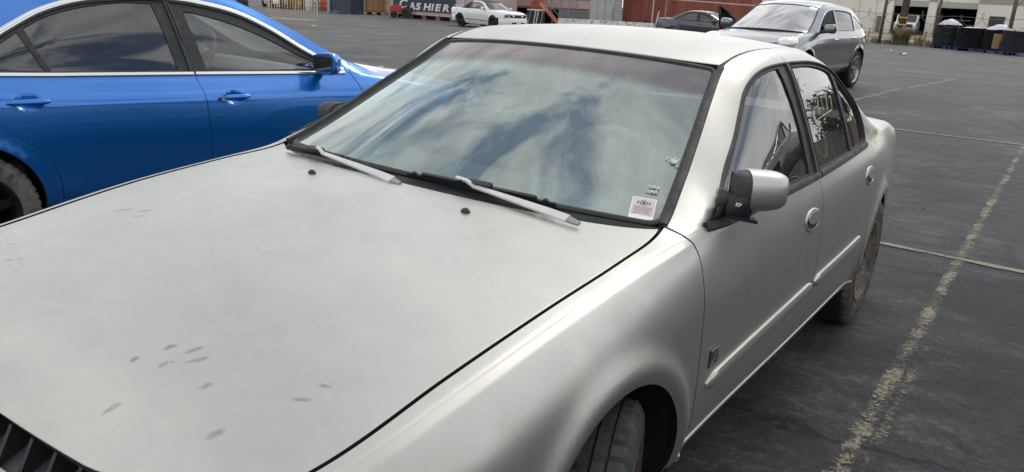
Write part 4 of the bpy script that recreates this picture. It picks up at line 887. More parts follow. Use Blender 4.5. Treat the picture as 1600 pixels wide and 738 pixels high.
def simple_handle(S, par, sd, yc, zc, L_, paint_, bowl=True, lock=False, hgt=.014):
    def ell(a, b, dy=0, dz=0, n=26): return S.yz([(yc+dy+a*math.cos(q), zc+dz+b*math.sin(q)) for q in np.linspace(0, 2*math.pi, n+1)[:-1]])
    hd = None
    if bowl:
        out = ell(L_*.36, .045, 0, 0); q = np.asarray(out); ctr = S.yz([(yc, zc)])[0]
        class B: pass
        def bf(a, b):
            P = S.P(a, b); N = nrm(S, np.asarray(a), np.asarray(b)); rr = np.hypot((np.asarray(a)-ctr[0])/(L_*.36), (np.asarray(b)-ctr[1])/.045); return P-N*(.026*np.clip(1-rr**2, 0, 1)**.8)[:, None]-N*.0005
        panel('handle_bowl', Fn(lambda a, b: bf(np.atleast_1d(np.asarray(a, float)), np.atleast_1d(np.asarray(b, float)))), [tuple(p) for p in out], paint_, par, h=.010, flange=0, side=sd)
    yy = np.linspace(yc-L_/2, yc+L_/2, 16); P_, N_ = on(S, S.yz(np.stack([yy, np.full(16, zc)], 1)), .012); sc_ = np.clip(1-np.abs(np.linspace(-1, 1, 16))**6*.75, 0, 1)
    hd = sweep('door_handle', P_, N_, [(-hgt, -.010), (-hgt*1.05, .006), (-hgt*.5, .012), (hgt*.5, .012), (hgt*1.05, .006), (hgt, -.010)], paint_, par, side=sd, scale=sc_)
    if lock:
        p, n = on(S, S.yz([(yc+L_*.43, zc)]), .022); p, n = p[0], n[0]; mb = MB(); mb.lathe([(-.006, .016), (.001, .015), (.002, .009), (.0, .0)], 16, 'x', (p[0]*sd, p[1], p[2])); mb.build('key_lock', chrome, hd, True, sharp=40)
    return hd
def HB(y, z, L_=.19): return [(y+L_*.36*math.cos(q), z+.045*math.sin(q)) for q in np.linspace(0, 2*math.pi, 27)[:-1]]
def mid(k): k[6] = k6mid(k[5], k[7], [p[0] for p in k[7]]); return k

# ---------------- blue sedan beside the grey one
blue = gloss_paint('metallic_blue_paint', (.003, .155, .56), .60, .30)
cam_ = empty('parked_sedan', (-3.177, 3.085, 0), R_(171.29), label='glossy metallic blue sedan parked beside the grey car, only its flank in view', cat='car')
CK = mid([
 [(-.9, .62, .22), (-.4, .80, .20), (.5, .80, .20), (2.3, .80, .20), (2.78, .82, .22), (3.3, .80, .25), (3.8, .66, .30)],
 [(-.9, .72, .34), (-.4, .862, .34), (.5, .872, .34), (2.3, .872, .34), (2.78, .88, .34), (3.3, .85, .36), (3.8, .72, .40)],
 [(-.9, .74, .50), (-.4, .885, .52), (.5, .900, .52), (2.3, .900, .52), (2.78, .905, .53), (3.3, .875, .55), (3.8, .74, .58)],
 [(-.9, .72, .62), (-.4, .88, .67), (0, .895, .69), (.5, .906, .69), (1.5, .911, .70), (2.3, .911, .71), (2.78, .90, .72), (3.3, .87, .74), (3.8, .74, .75)],
 [(-.9, .68, .66), (-.4, .85, .74), (0, .876, .79), (.5, .896, .80), (1.5, .903, .815), (2.3, .905, .83), (2.78, .89, .85), (3.3, .855, .88), (3.8, .73, .90)],
 [(-.9, .62, .70), (-.4, .78, .80), (0, .81, .86), (.3, .815, .90), (.55, .812, .925), (1.0, .803, .942), (1.6, .797, .955), (2.33, .80, .972), (2.75, .80, .985), (3.0, .79, 1.0), (3.3, .77, 1.01), (3.8, .67, 1.0)],
 None,
 [(-.9, .60, .705), (-.4, .745, .825), (0, .77, .877), (.3, .785, .912), (.5, .797, .940), (.66, .775, .985), (.85, .732, 1.085), (1.05, .678, 1.205), (1.25, .642, 1.292), (1.5, .623, 1.345), (1.8, .618, 1.360), (2.1, .627, 1.330), (2.3, .650, 1.275), (2.45, .680, 1.200), (2.6, .718, 1.112), (2.75, .755, 1.032), (2.95, .768, 1.006), (3.1, .755, 1.012), (3.3, .73, 1.018), (3.8, .635, 1.008)],
 [(-.9, .58, .71), (-.4, .72, .83), (0, .745, .885), (.3, .755, .925), (.5, .735, .995), (.8, .678, 1.155), (1.05, .618, 1.285), (1.25, .580, 1.370), (1.5, .565, 1.412), (1.8, .562, 1.425), (2.1, .565, 1.412), (2.4, .585, 1.35), (2.7, .63, 1.22), (2.95, .675, 1.10), (3.1, .70, 1.03), (3.3, .70, 1.022), (3.8, .61, 1.012)],
])
dk_gl = glass('privacy_glass', (.10, .11, .11), 1.65, body=.55, bodycol=(.02, .022, .022))
md_gl = glass('front_side_glass', (.76, .83, .79), 1.6)
cs = dict(nose=.60, root=cam_, wb=2.775, arch_r=.335, arch_z=.335, paint=blue, flare=.010, flare_w=.03, h=.034, k=CK, yf=-.72, yr=3.72, door_z=.345, bumper_z=.56, bumper_zr=.58, gap=.003,
 cuts=[[(.50, .33), (.475, .5), (.47, .7), (.50, .85), (.535, .93), (.50, .99)],
       [(1.555, .33), (1.555, .5), (1.57, .75), (1.588, .955), (1.63, 1.2), (1.655, 1.36), (1.665, 1.416)],
       [(2.36, .33), (2.372, .46), (2.42, .565), (2.51, .65), (2.64, .72), (2.78, .785), (2.85, .89), (2.86, .99), (2.83, 1.06), (2.70, 1.215)]],
 open=[[(.60, .945), (.70, .99), (.85, 1.070), (1.05, 1.190), (1.25, 1.277), (1.5, 1.330), (1.645, 1.346), (1.622, 1.2), (1.585, .960), (1.0, .948)],
       [(1.602, .962), (1.640, 1.2), (1.662, 1.348), (1.8, 1.350), (2.1, 1.322), (2.3, 1.266), (2.45, 1.191), (2.6, 1.103), (2.71, 1.040), (2.74, .998), (2.3, .976)]],
 glass=[[[(.72, .962), (.75, .990), (.90, 1.058), (1.08, 1.150), (1.27, 1.225), (1.5, 1.285), (1.565, 1.292), (1.545, 1.18), (1.505, .968)]],
        [[(1.672, .975), (1.71, 1.2), (1.735, 1.332), (1.9, 1.332), (2.1, 1.304), (2.28, 1.256), (2.405, 1.196), (2.37, 1.09), (2.325, .988)], [(2.355, .992), (2.40, 1.09), (2.438, 1.178), (2.53, 1.122), (2.66, 1.045), (2.68, 1.003)]]],
 side_glass=[md_gl, dk_gl], ws_glass=md_gl, rw_glass=dk_gl,
 hood_z=[(-.86, .70), (-.7, .77), (-.4, .865), (0, .925), (.3, .965), (.45, .975)], hood_front=lambda u: -.82+.10*u**2, hood_rear=lambda u: .20+.11*u**2,
 ws=(.34, 1.22, (.22, .955), (1.13, 1.40)), rw=(2.36, 3.06, (2.42, 1.405), (3.1, 1.045)),
 roof=[(1.0, .56, 1.27, 1.37), (1.22, .565, 1.36, 1.412), (1.5, .552, 1.412, 1.448), (1.8, .549, 1.425, 1.46), (2.1, .552, 1.412, 1.452), (2.4, .572, 1.352, 1.41), (2.5, .58, 1.32, 1.38)], roof_y=(lambda u: 1.14+.085*u**2.2, lambda u: 2.41-.02*u**2),
 trunk_z=[(3.0, 1.05), (3.12, 1.055), (3.4, 1.055), (3.72, 1.03)], trunk_y=(lambda u: 3.11-.05*u**2, lambda u: 3.72-.05*u**2),
 fb=([(0, -.93), (.4, -.90), (.68, -.78), (.82, -.58), (.885, -.36)], [(-.1, .2), (0, .22), (.02, .40), (.01, .52), (-.03, .57), (-.10, .60)]), rb=([(0, 3.86), (.4, 3.83), (.68, 3.70), (.82, 3.45), (.885, 3.16)], [(-.1, .24), (0, .27), (.01, .45), (0, .58), (-.04, .62), (-.1, .64)]),
 dholes={0: [HB(1.40, .822)], 1: [HB(2.475, .850)]},
 in_w=.74, cabin=dict(front=1.42, rear=2.35, dash=(.75, .93, .70), wheel=(.37, 1.0, .95)), wheel_z=lambda s, y: .31, liner=mat('pale_headliner', (.45, .45, .42), .9), seat_mat=mat('pale_seat', (.22, .215, .20), .9),
 wheel=dict(x=.785, R=.311, w=.215, rr=.205, style='spoke7', kind='camry', tm=mat('dusty_sidewall', (.16, .15, .135), .85, var=.4, vscale=14, vdark=(.07, .066, .06)), rm=alloy_dark))
co = car(cs); CS = co['S']
for sd in (1, -1):
    FD, RD = co[('front_door', sd)], co[('rear_door', sd)]
    for par, pts in ((FD, [(.575, .930), (1.0, .940), (1.583, .953)]), (RD, [(1.594, .953), (2.3, .968), (2.76, .984)])):
        q = dense(pts, .03, False); P_, N_ = on(CS, CS.yz(q), .001); sweep('belt_trim', P_, N_, [(-.012, -.003), (-.012, .005), (-.006, .010), (.008, .009), (.013, .003), (.013, -.003)], chrome, par, side=sd)
    for par, pts in ((FD, [(.585, .945), (.70, 1.004), (.85, 1.085), (1.05, 1.205), (1.25, 1.292), (1.5, 1.345), (1.652, 1.360)]), (RD, [(1.664, 1.362), (1.8, 1.364), (2.1, 1.336), (2.3, 1.280), (2.45, 1.205), (2.6, 1.117), (2.73, 1.045), (2.76, 1.0), (2.76, .985)])):
        q = smooth_poly(pts, .03, False); P_, N_ = on(CS, CS.yz(q), .001); sweep('window_trim', P_, N_, [(-.017, -.003), (-.016, .006), (-.006, .012), (.008, .011), (.017, .004), (.018, -.003)], chrome, par, side=sd)
    simple_handle(CS, FD, sd, 1.40, .822, .19, blue, lock=True); simple_handle(CS, RD, sd, 2.475, .850, .19, blue)
    mirror2(cam_, sd, (.925, .80, 1.005), blue, (.090, .085, .066), R_(-14), (.80, .74, .955))
# dark bands that cover the B pillar
# interior mirror
mb = MB(); mb.box((-.11, 1.12, 1.255), (.11, 1.145, 1.315)); mb.bar((0, 1.13, 1.30), (0, 1.09, 1.38), .02); mb.build('rear_view_mirror', black_pl, cam_, bevel=.012)
# raised letters on the rear tyre
for i, ch in enumerate('ER'):
    a = R_(58-i*13); rr = .258; Mt = Matrix.Translation((-(.785+.1085), 2.775+0, .31)) @ Matrix.Rotation(R_(-90), 4, 'Z') @ Matrix.Rotation(R_(90), 4, 'X') @ Matrix.Rotation(a-R_(90), 4, 'Z') @ Matrix.Translation((0, rr-.02, 0))
    text('tyre_letter', ch, .05, mat('raised_letter', (.07, .066, .06), .8), cam_, Mt, .0015, 'CENTER', 0, .002)

# ---------------- silver grey suv
suv_p = gloss_paint('silver_grey_paint', (.20, .21, .23), .8, .28, .04)
suv = empty('parked_suv', (-3.499, 13.818, 0), R_(-4.85), label='dark silver suv with round headlamps behind the grey sedan roof', cat='suv')
UK = mid([
 [(-.9, .62, .34), (-.4, .82, .32), (0, .85, .32), (.6, .84, .32), (2.2, .84, .32), (2.85, .86, .34), (3.3, .83, .36), (3.7, .70, .40)],
 [(-.9, .74, .46), (-.4, .89, .44), (0, .905, .44), (.6, .90, .44), (2.2, .90, .44), (2.85, .91, .46), (3.3, .89, .48), (3.7, .76, .5)],
 [(-.9, .77, .60), (-.4, .92, .62), (0, .935, .62), (.6, .93, .62), (2.2, .935, .62), (2.85, .945, .64), (3.3, .92, .66), (3.7, .78, .68)],
 [(-.9, .74, .72), (-.4, .90, .80), (0, .93, .82), (.6, .935, .82), (2.2, .94, .84), (2.85, .945, .86), (3.3, .915, .88), (3.7, .78, .88)],
 [(-.9, .68, .80), (-.4, .84, .92), (0, .885, .97), (.6, .91, .99), (2.2, .915, 1.01), (2.85, .915, 1.03), (3.3, .885, 1.05), (3.7, .77, 1.04)],
 [(-.9, .62, .84), (-.4, .77, .98), (0, .82, 1.04), (.3, .84, 1.07), (.6, .862, 1.085), (1.2, .865, 1.10), (2.2, .865, 1.115), (2.85, .855, 1.13), (3.3, .83, 1.15), (3.7, .74, 1.13)],
 None,
 [(-.9, .60, .85), (-.4, .73, 1.0), (0, .785, 1.06), (.3, .81, 1.09), (.5, .82, 1.13), (.8, .775, 1.27), (1.1, .72, 1.44), (1.35, .69, 1.53), (1.8, .68, 1.56), (2.4, .68, 1.545), (2.9, .69, 1.48), (3.2, .715, 1.36), (3.5, .745, 1.21), (3.7, .725, 1.14)],
 [(-.9, .58, .86), (-.4, .71, 1.015), (0, .765, 1.07), (.28, .785, 1.105), (.5, .755, 1.21), (.8, .70, 1.37), (1.1, .635, 1.545), (1.35, .615, 1.61), (1.8, .61, 1.63), (2.4, .61, 1.615), (2.9, .63, 1.565), (3.2, .66, 1.45), (3.5, .70, 1.28), (3.7, .71, 1.15)],
])
sv_gl = glass('suv_glass', (.20, .23, .22), 1.75, body=.3); sv_ws = glass('suv_windshield_glass', (.40, .48, .46), 3.3, dust=.06)
us = dict(nose=.74, root=suv, wb=2.855, arch_r=.42, arch_z=.40, paint=suv_p, flare=.02, flare_w=.05, h=.05, k=UK, yf=-.74, yr=3.62, door_z=.45, bumper_z=.66, bumper_zr=.68, gap=.004,
 cuts=[[(.58, .44), (.52, .6), (.50, .8), (.53, 1.0), (.55, 1.10), (.47, 1.19)], [(1.62, .44), (1.62, .8), (1.64, 1.11), (1.68, 1.4), (1.69, 1.61)], [(2.42, .44), (2.46, .62), (2.56, .78), (2.70, .92), (2.74, 1.12), (2.76, 1.40), (2.74, 1.58)]],
 open=[[(.62, 1.115), (.85, 1.27), (1.12, 1.425), (1.35, 1.505), (1.655, 1.54), (1.62, 1.125)], [(1.655, 1.13), (1.70, 1.54), (2.4, 1.525), (2.72, 1.49), (2.71, 1.145)]],
 glass=[[[(.74, 1.135), (.9, 1.265), (1.14, 1.405), (1.36, 1.48), (1.60, 1.51), (1.575, 1.14)]], [[(1.70, 1.15), (1.74, 1.515), (2.4, 1.50), (2.68, 1.465), (2.67, 1.165)]]],
 qwin=[(2.80, 1.17), (2.80, 1.45), (2.92, 1.42), (3.15, 1.32), (3.30, 1.22), (3.28, 1.19)], side_glass=[sv_gl, sv_gl], ws_glass=sv_ws, rw_glass=sv_gl, lowered={(0, 1): True},
 seal_mat=chrome,
 hood_z=[(-.86, .84), (-.7, .94), (-.4, 1.03), (0, 1.09), (.3, 1.13)], hood_front=lambda u: -.84+.16*u**2, hood_rear=lambda u: .06+.17*u**2,
 ws=(.28, 1.12, (.10, 1.125), (.98, 1.60)), rw=(3.0, 3.6, (3.12, 1.60), (3.66, 1.16)),
 roof=[(.9, .63, 1.50, 1.575), (1.12, .622, 1.55, 1.625), (1.35, .602, 1.612, 1.66), (1.8, .597, 1.63, 1.69), (2.4, .597, 1.615, 1.685), (2.9, .617, 1.565, 1.645), (3.15, .64, 1.48, 1.59)], roof_y=(lambda u: .99+.13*u**2.2, lambda u: 3.11-.10*u**2),
 trunk_z=[(3.5, 1.15), (3.64, 1.16), (3.74, 1.10), (3.82, 1.0)], trunk_y=(lambda u: 3.66-.05*u**2, lambda u: 3.76-.06*u**2),
 fb=([(0, -.92), (.4, -.89), (.68, -.78), (.84, -.58), (.91, -.42)], [(-.1, .28), (0, .32), (.02, .48), (.01, .60), (-.03, .67), (-.12, .80)]), rb=([(0, 3.80), (.4, 3.78), (.68, 3.66), (.83, 3.48), (.92, 3.32)], [(-.12, .36), (0, .40), (.01, .55), (0, .68), (-.03, .75), (-.06, 1.05)]),
 in_w=.78, cabin=dict(front=1.35, rear=2.35, dash=(.75, 1.08, .70), wheel=(.37, 1.0, 1.1)), wheel_z=lambda s, y: .378, wheel=dict(x=.81, R=.378, w=.27, rr=.262, style='spoke10', kind='suv', rm=alloy))
uo = car(us); US_ = uo['S']
for sd in (1, -1):
    mirror2(suv, sd, (1.03, .70, 1.19), suv_p, (.12, .09, .082), R_(-4), (.86, .68, 1.12))
    simple_handle(US_, uo[('front_door', sd)], sd, 1.48, .985, .20, chrome, False); simple_handle(US_, uo[('rear_door', sd)], sd, 2.50, 1.01, .20, chrome, False)
    # round head lamp pod
    mb = MB(); rows = []
    for i in range(9):
        v = i/8; rows.append([Vector((sd*(.715+.185*math.cos(q)*math.sin(v*1.5)*(1 if math.cos(q)*sd > -9 else 1)), -.52+.34*(-math.cos(v*1.5)*.55)+.16*math.sin(q)*math.sin(v*1.5)+.07, .925+.11*math.cos(v*1.5)*.5+.10*math.sin(q)*math.sin(v*1.5))) for q in np.linspace(0, 2*math.pi, 25)])
    mb.grid(rows).build('headlight', mat('headlamp_white', (.75, .76, .74), .12, .3, coat=.8), suv, True)
    q = dense([(.62, .47), (2.38, .47)], .1, False); P_, N_ = on(US_, US_.yz(q), .0); sweep('sill_trim', P_, N_, [(-.03, -.01), (-.03, .012), (.02, .012), (.03, -.01)], chrome, suv, side=sd)

# ---------------- white convertible
wh = gloss_paint('white_paint', (.72, .73, .74), 0., .35, .03)
soft = mat('soft_top_cloth', (.03, .026, .028), .85, var=.2, vscale=5)
mus = empty('parked_convertible', (-21.92, 31.45, gz(-21.92, 31.45)), R_(77), label='white convertible coupe with black soft top and black wheels', cat='car'); mus.scale = (.93, .93, .95)
MK = mid([
 [(-.9, .66, .24), (-.4, .84, .20), (.5, .84, .20), (2.2, .84, .22), (2.72, .86, .24), (3.3, .84, .28), (3.7, .76, .30)],
 [(-.9, .76, .36), (-.4, .89, .34), (.5, .885, .33), (2.2, .885, .34), (2.72, .905, .36), (3.3, .89, .38), (3.7, .80, .40)],
 [(-.9, .78, .52), (-.4, .915, .52), (.5, .905, .50), (2.2, .91, .52), (2.72, .93, .54), (3.3, .91, .56), (3.7, .81, .58)],
 [(-.9, .77, .66), (-.4, .905, .68), (.5, .915, .68), (2.2, .92, .70), (2.72, .935, .72), (3.3, .91, .74), (3.7, .81, .76)],
 [(-.9, .73, .74), (-.4, .87, .80), (.5, .90, .83), (2.2, .90, .86), (2.72, .905, .88), (3.3, .88, .90), (3.7, .79, .90)],
 [(-.9, .66, .78), (-.4, .80, .86), (.0, .82, .90), (.4, .835, .92), (.7, .85, .93), (2.2, .85, .95), (2.72, .84, .965), (3.1, .82, .975), (3.7, .73, .96)],
 None,
 [(-.9, .63, .79), (-.4, .77, .875), (0, .79, .915), (.4, .80, .94), (.6, .82, .965), (.85, .77, 1.09), (1.1, .70, 1.22), (1.3, .67, 1.285), (1.7, .66, 1.31), (2.1, .67, 1.27), (2.4, .70, 1.16), (2.65, .75, 1.03), (2.8, .77, .985), (3.1, .77, .985), (3.7, .69, .97)],
 [(-.9, .61, .80), (-.4, .745, .885), (0, .765, .925), (.42, .765, .955), (.6, .735, 1.03), (.85, .67, 1.165), (1.1, .61, 1.29), (1.3, .59, 1.34), (1.7, .585, 1.36), (2.1, .60, 1.32), (2.4, .64, 1.20), (2.65, .69, 1.06), (2.8, .72, .995), (3.1, .73, .99), (3.7, .66, .975)],
])
ms = dict(root=mus, wb=2.72, arch_r=.37, arch_z=.345, paint=wh, soft=soft, soft_y=2.72, flare=.02, flare_w=.06, h=.06, k=MK, yf=-.78, yr=3.62, door_z=.34, bumper_z=.60, bumper_zr=.6, gap=.004,
 cuts=[[(.56, .33), (.54, .6), (.55, .85), (.60, .94), (.60, 1.02)], [(1.98, .33), (1.98, .7), (1.97, .93), (1.97, 1.28), (1.97, 1.335)]],
 open=[[(.72, .965), (.9, 1.09), (1.12, 1.205), (1.3, 1.262), (1.7, 1.285), (1.94, 1.265), (1.94, .965)]], glass=[[[(.80, .975), (.93, 1.08), (1.14, 1.185), (1.32, 1.24), (1.7, 1.26), (1.90, 1.245), (1.90, .975)]]],
 side_glass=[md_gl, md_gl], ws_glass=md_gl, rw_glass=md_gl, frame_mat=soft,
 hood_z=[(-.9, .76), (-.8, .86), (-.4, .93), (0, .965), (.35, .985)], hood_front=lambda u: -.87+.05*u**2, hood_rear=lambda u: .27+.10*u**2,
 ws=(.42, 1.12, (.30, .97), (1.02, 1.33)), rw=(2.1, 2.72, (2.16, 1.36), (2.74, 1.01)),
 roof=[(.95, .63, 1.24, 1.30), (1.12, .60, 1.30, 1.345), (1.3, .577, 1.342, 1.375), (1.7, .572, 1.362, 1.395), (2.1, .587, 1.322, 1.37), (2.25, .60, 1.28, 1.34)], roof_y=(lambda u: 1.03+.085*u**2.2, lambda u: 2.15-.02*u**2),
 trunk_z=[(2.7, 1.0), (2.85, 1.005), (3.3, 1.005), (3.62, .985)], trunk_y=(lambda u: 2.76-.03*u**2, lambda u: 3.62-.03*u**2),
 fb=([(0, -.96), (.45, -.94), (.74, -.84), (.87, -.62), (.91, -.38)], [(-.1, .2), (0, .22), (.03, .34), (.02, .44), (.0, .54), (-.02, .60), (-.06, .62)]), rb=([(0, 3.80), (.45, 3.78), (.76, 3.66), (.88, 3.40), (.925, 3.10)], [(-.1, .26), (0, .30), (.01, .45), (0, .6), (-.03, .75), (-.08, .93)]),
 in_w=.76, cabin=dict(front=1.45, rear=2.15, dash=(.80, .93, .70), wheel=(.37, 1.0, .95)), wheel_z=lambda s, y: .34, wheel=dict(x=.80, R=.34, w=.24, rr=.235, style='spoke5', kind='mus', rm=alloy_dark))
mo = car(ms); MS_ = mo['S']
mb = MB(); mb.grid([[(x, -.925+.06*abs(x/.5)**2.5, z) for x in np.linspace(-.5, .5, 11)] for z in (.615, .745)]); gr = mb.build('grille', black_pl, mus)
mb = MB(); mb.grid([[(x, -.95+.06*abs(x/.5)**2.5, z) for x in np.linspace(-.80, .80, 15)] for z in (.60, .62)]); mb.build('nose_panel', wh, mus, True)
mb = MB(); mb.grid([[(x, -.94+.08*abs(x/.6)**2.5, z) for x in np.linspace(-.76, .76, 15)] for z in (.745, .80)]); mb.build('nose_panel', wh, mus, True)
for sd in (1, -1):
    mb = MB(); mb.lathe([(-.93, .058), (-.945, .05), (-.95, .0)], 14, 'y', (sd*.30, 0, .68)); mb.build('fog_lamp', lens_in, gr, True)
    mb = MB(); mb.grid([[(sd*x, y, z) for x, y in ((.50, -.925), (.62, -.90), (.74, -.83), (.80, -.76))] for z in (.62, .745)]); mb.build('headlight', mat('lamp_dark', (.22, .22, .22), .15, .7), mus, True)
    mb = MB(); mb.lathe([(-.005, .045), (.0, .04), (.0, .0)], 12, 'y', (sd*.60, -.925, .68)); mb.build('headlight_bulb', lens_in, mus, True)
    mirror2(mus, sd, (.99, .80, 1.0), wh, (.10, .07, .065), 0, (.86, .76, .95))
    q = dense([(.45, .40), (2.28, .42)], .1, False); P_, N_ = on(MS_, MS_.yz(q), .002); sweep('rocker_stripe', P_, N_, [(-.02, -.004), (-.02, .004), (.02, .004), (.02, -.004)], gm, mus, side=sd)
MB().box((-.045, -.952, .665), (.045, -.93, .70)).build('grille_emblem', chrome, gr)
MB().box((-.42, -1.0, .33), (.42, -.95, .40)).build('lower_intake', black_pl, mus); MB().box((-.16, -1.012, .34), (.16, -1.002, .43)).build('licence_plate', plate_m, mus)
mb = MB(); mb.grid([[(x, 3.60+.05*(1-abs(x/.72)**2), 1.06+.01*k_) for x in np.linspace(-.72, .72, 9)] for k_ in (0, 1)]); mb.box((-.70, 3.42, 1.055), (.70, 3.60, 1.075)); mb.box((-.6, 3.46, .98), (-.56, 3.54, 1.06)); mb.box((.56, 3.46, .98), (.6, 3.54, 1.06)); mb.build('rear_spoiler', wh, mus)

# ---------------- dark grey sedan by the red container: same kind of body as the blue one
dk = gloss_paint('charcoal_paint', (.055, .058, .068), .6, .32, .06)
D_ = (-11.75, 35.45)
far = copy_tree(cam_, None); far.location = (D_[0], D_[1], gz(*D_)-.04); far.rotation_euler = (0, 0, R_(86)); far.scale = (1, 1, .95)
def remat(o, a, b):
    for ch in o.children:
        if ch.type == 'MESH':
            for i, s in enumerate(ch.material_slots):
                if s.material == a: s.link = 'OBJECT'; s.material = b
        remat(ch, a, b)
for n_, a, b in (('x', blue, dk), ('y', chrome, rubber)): remat(far, a, b)
tag(far, 'charcoal sedan parked broadside in front of the rust red container', 'car')
for sd in (1, -1):
    mb = MB(); mb.grid([[(sd*x, y, z) for x, y in ((.40, 3.80), (.60, 3.76), (.70, 3.68), (.76, 3.52))] for z in (.74, .92, .985)]); mb.build('tail_light', lens_red, far, True)
# ---------------- white coupe far back on the left
wc = copy_tree(mus, None); wc.location = (-49., 39.4, gz(-49., 39.4)); wc.scale = (1, 1, 1); wc.rotation_euler = (0, 0, R_(245)); tag(wc, 'white car far back beyond the cream crowd barrier', 'car')
remat(wc, soft, wh)
# ================================================================== ground
def asphalt():
    m, t, b, o = nmat('worn_asphalt'); L = t.links.new
    n1 = noise(t, .55, 8, .62, .6); n2 = noise(t, 3.4, 11, .78, .35, mapscale=(.7, 1.3, 1)); n3 = noise(t, 34., 9, .85, .2); n4 = noise(t, 260., 3, .6)
    def mth(op, a, b_, c=None):
        n = _n(t, 'ShaderNodeMath', operation=op)
        for i, v in enumerate((a, b_, c)):
            if v is None: continue
            if isinstance(v, (int, float)): n.inputs[i].default_value = v
            else: L(v, n.inputs[i])
        return n.outputs[0]
    v = mth('MULTIPLY_ADD', n1.outputs[0], .30, mth('MULTIPLY_ADD', n2.outputs[0], .38, mth('MULTIPLY', n3.outputs[0], .32)))
    r = ramp(t, v, [(.43, (.014, .0145, .019)), (.475, (.034, .035, .041)), (.515, (.062, .062, .066)), (.57, (.15, .147, .138))])
    # pale grit specks and aged sealer runs
    vo = _n(t, 'ShaderNodeTexVoronoi'); vo.inputs['Scale'].default_value = 38.; tcn = _n(t, 'ShaderNodeTexCoord'); L(tcn.outputs['Object'], vo.inputs['Vector'])
    sp = ramp(t, vo.outputs['Distance'], [(.03, g3(1.)), (.07, g3(0.))]); gate = ramp(t, n2.outputs[0], [(.52, g3(0.)), (.66, g3(1.))]); spk = mth('MULTIPLY', sp.outputs[0], gate.outputs[0])
    mix = _n(t, 'ShaderNodeMix', data_type='RGBA'); L(spk, mix.inputs['Factor']); L(r.outputs[0], mix.inputs['A']); mix.inputs['B'].default_value = (.20, .19, .175, 1)
    # cracks
    vc = _n(t, 'ShaderNodeTexVoronoi', feature='DISTANCE_TO_EDGE'); vc.inputs['Scale'].default_value = .42; wv = _n(t, 'ShaderNodeVectorMath', operation='MULTIPLY_ADD'); L(n2.outputs['Color'], wv.inputs[0]); wv.inputs[1].default_value = (.5, .5, 0); L(tcn.outputs['Object'], wv.inputs[2]); L(wv.outputs[0], vc.inputs['Vector'])
    ck = ramp(t, vc.outputs['Distance'], [(.003, g3(.85)), (.009, g3(0.))])
    mc = _n(t, 'ShaderNodeMix', data_type='RGBA'); L(ck.outputs[0], mc.inputs['Factor']); L(mix.outputs['Result'], mc.inputs['A']); mc.inputs['B'].default_value = (.006, .006, .007, 1)
    n6 = noise(t, .9, 8, .7, .8); pt = ramp(t, n6.outputs[0], [(.50, g3(1.)), (.545, g3(.62))]); n7 = noise(t, 1.7, 7, .65, .5, mapscale=(1, .6, 1)); p7 = ramp(t, n7.outputs[0], [(.57, g3(1.)), (.62, g3(1.35))])
    mp_ = _n(t, 'ShaderNodeMix', data_type='RGBA', blend_type='MULTIPLY'); mp_.inputs['Factor'].default_value = 1.; L(mc.outputs['Result'], mp_.inputs['A']); L(pt.outputs[0], mp_.inputs['B']); mq_ = _n(t, 'ShaderNodeVectorMath', operation='MULTIPLY'); L(mp_.outputs['Result'], mq_.inputs[0]); L(p7.outputs[0], mq_.inputs[1])
    # asphalt colour turns paler towards the far part of the lot
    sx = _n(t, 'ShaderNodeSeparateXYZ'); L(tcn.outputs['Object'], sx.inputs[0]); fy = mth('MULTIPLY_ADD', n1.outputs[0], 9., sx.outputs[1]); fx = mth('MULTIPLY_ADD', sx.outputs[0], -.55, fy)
    lighter = ramp(t, mth('MULTIPLY', fx, .02), [(.16, g3(0.)), (.62, g3(1.))]); oc = ramp(t, v, [(.43, (.04, .04, .04)), (.50, (.085, .083, .080)), (.57, (.17, .166, .158))])
    mo_ = _n(t, 'ShaderNodeMix', data_type='RGBA'); L(lighter.outputs[0], mo_.inputs['Factor']); L(mq_.outputs[0], mo_.inputs['A']); L(oc.outputs[0], mo_.inputs['B'])
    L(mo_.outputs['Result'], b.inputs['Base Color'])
    rr = ramp(t, v, [(.40, g3(.60)), (.6, g3(.90))]); b.inputs['Specular IOR Level'].default_value = .35; L(rr.outputs[0], b.inputs['Roughness'])
    bh = mth('MULTIPLY_ADD', n2.outputs[0], .8, mth('MULTIPLY_ADD', n3.outputs[0], .5, mth('MULTIPLY', n4.outputs[0], .25)))
    bp = _n(t, 'ShaderNodeBump'); bp.inputs['Strength'].default_value = .8; bp.inputs['Distance'].default_value = .015; L(bh, bp.inputs['Height']); L(bp.outputs[0], b.inputs['Normal'])
    return m
rad = [0, 2, 4, 7, 10, 12, 15, 18, 22, 27, 32, 38, 45, 53, 62, 75, 95, 130, 200, 350, 700]
G = MB(); G.v.append((CAM.x, CAM.y, 0)); na = 72
for r0 in rad[1:]:
    for j in range(na):
        a = 2*math.pi*j/na; x, y = CAM.x+r0*math.cos(a), CAM.y+r0*math.sin(a); G.v.append((x, y, gz(x, y)))
for j in range(na): G.f.append((0, 1+j, 1+(j+1) % na))
for i in range(len(rad)-2):
    for j in range(na): G.f.append((1+i*na+j, 1+(i+1)*na+j, 1+(i+1)*na+(j+1) % na, 1+i*na+(j+1) % na))
tag(G.build('ground', asphalt(), None, True), kind='structure')
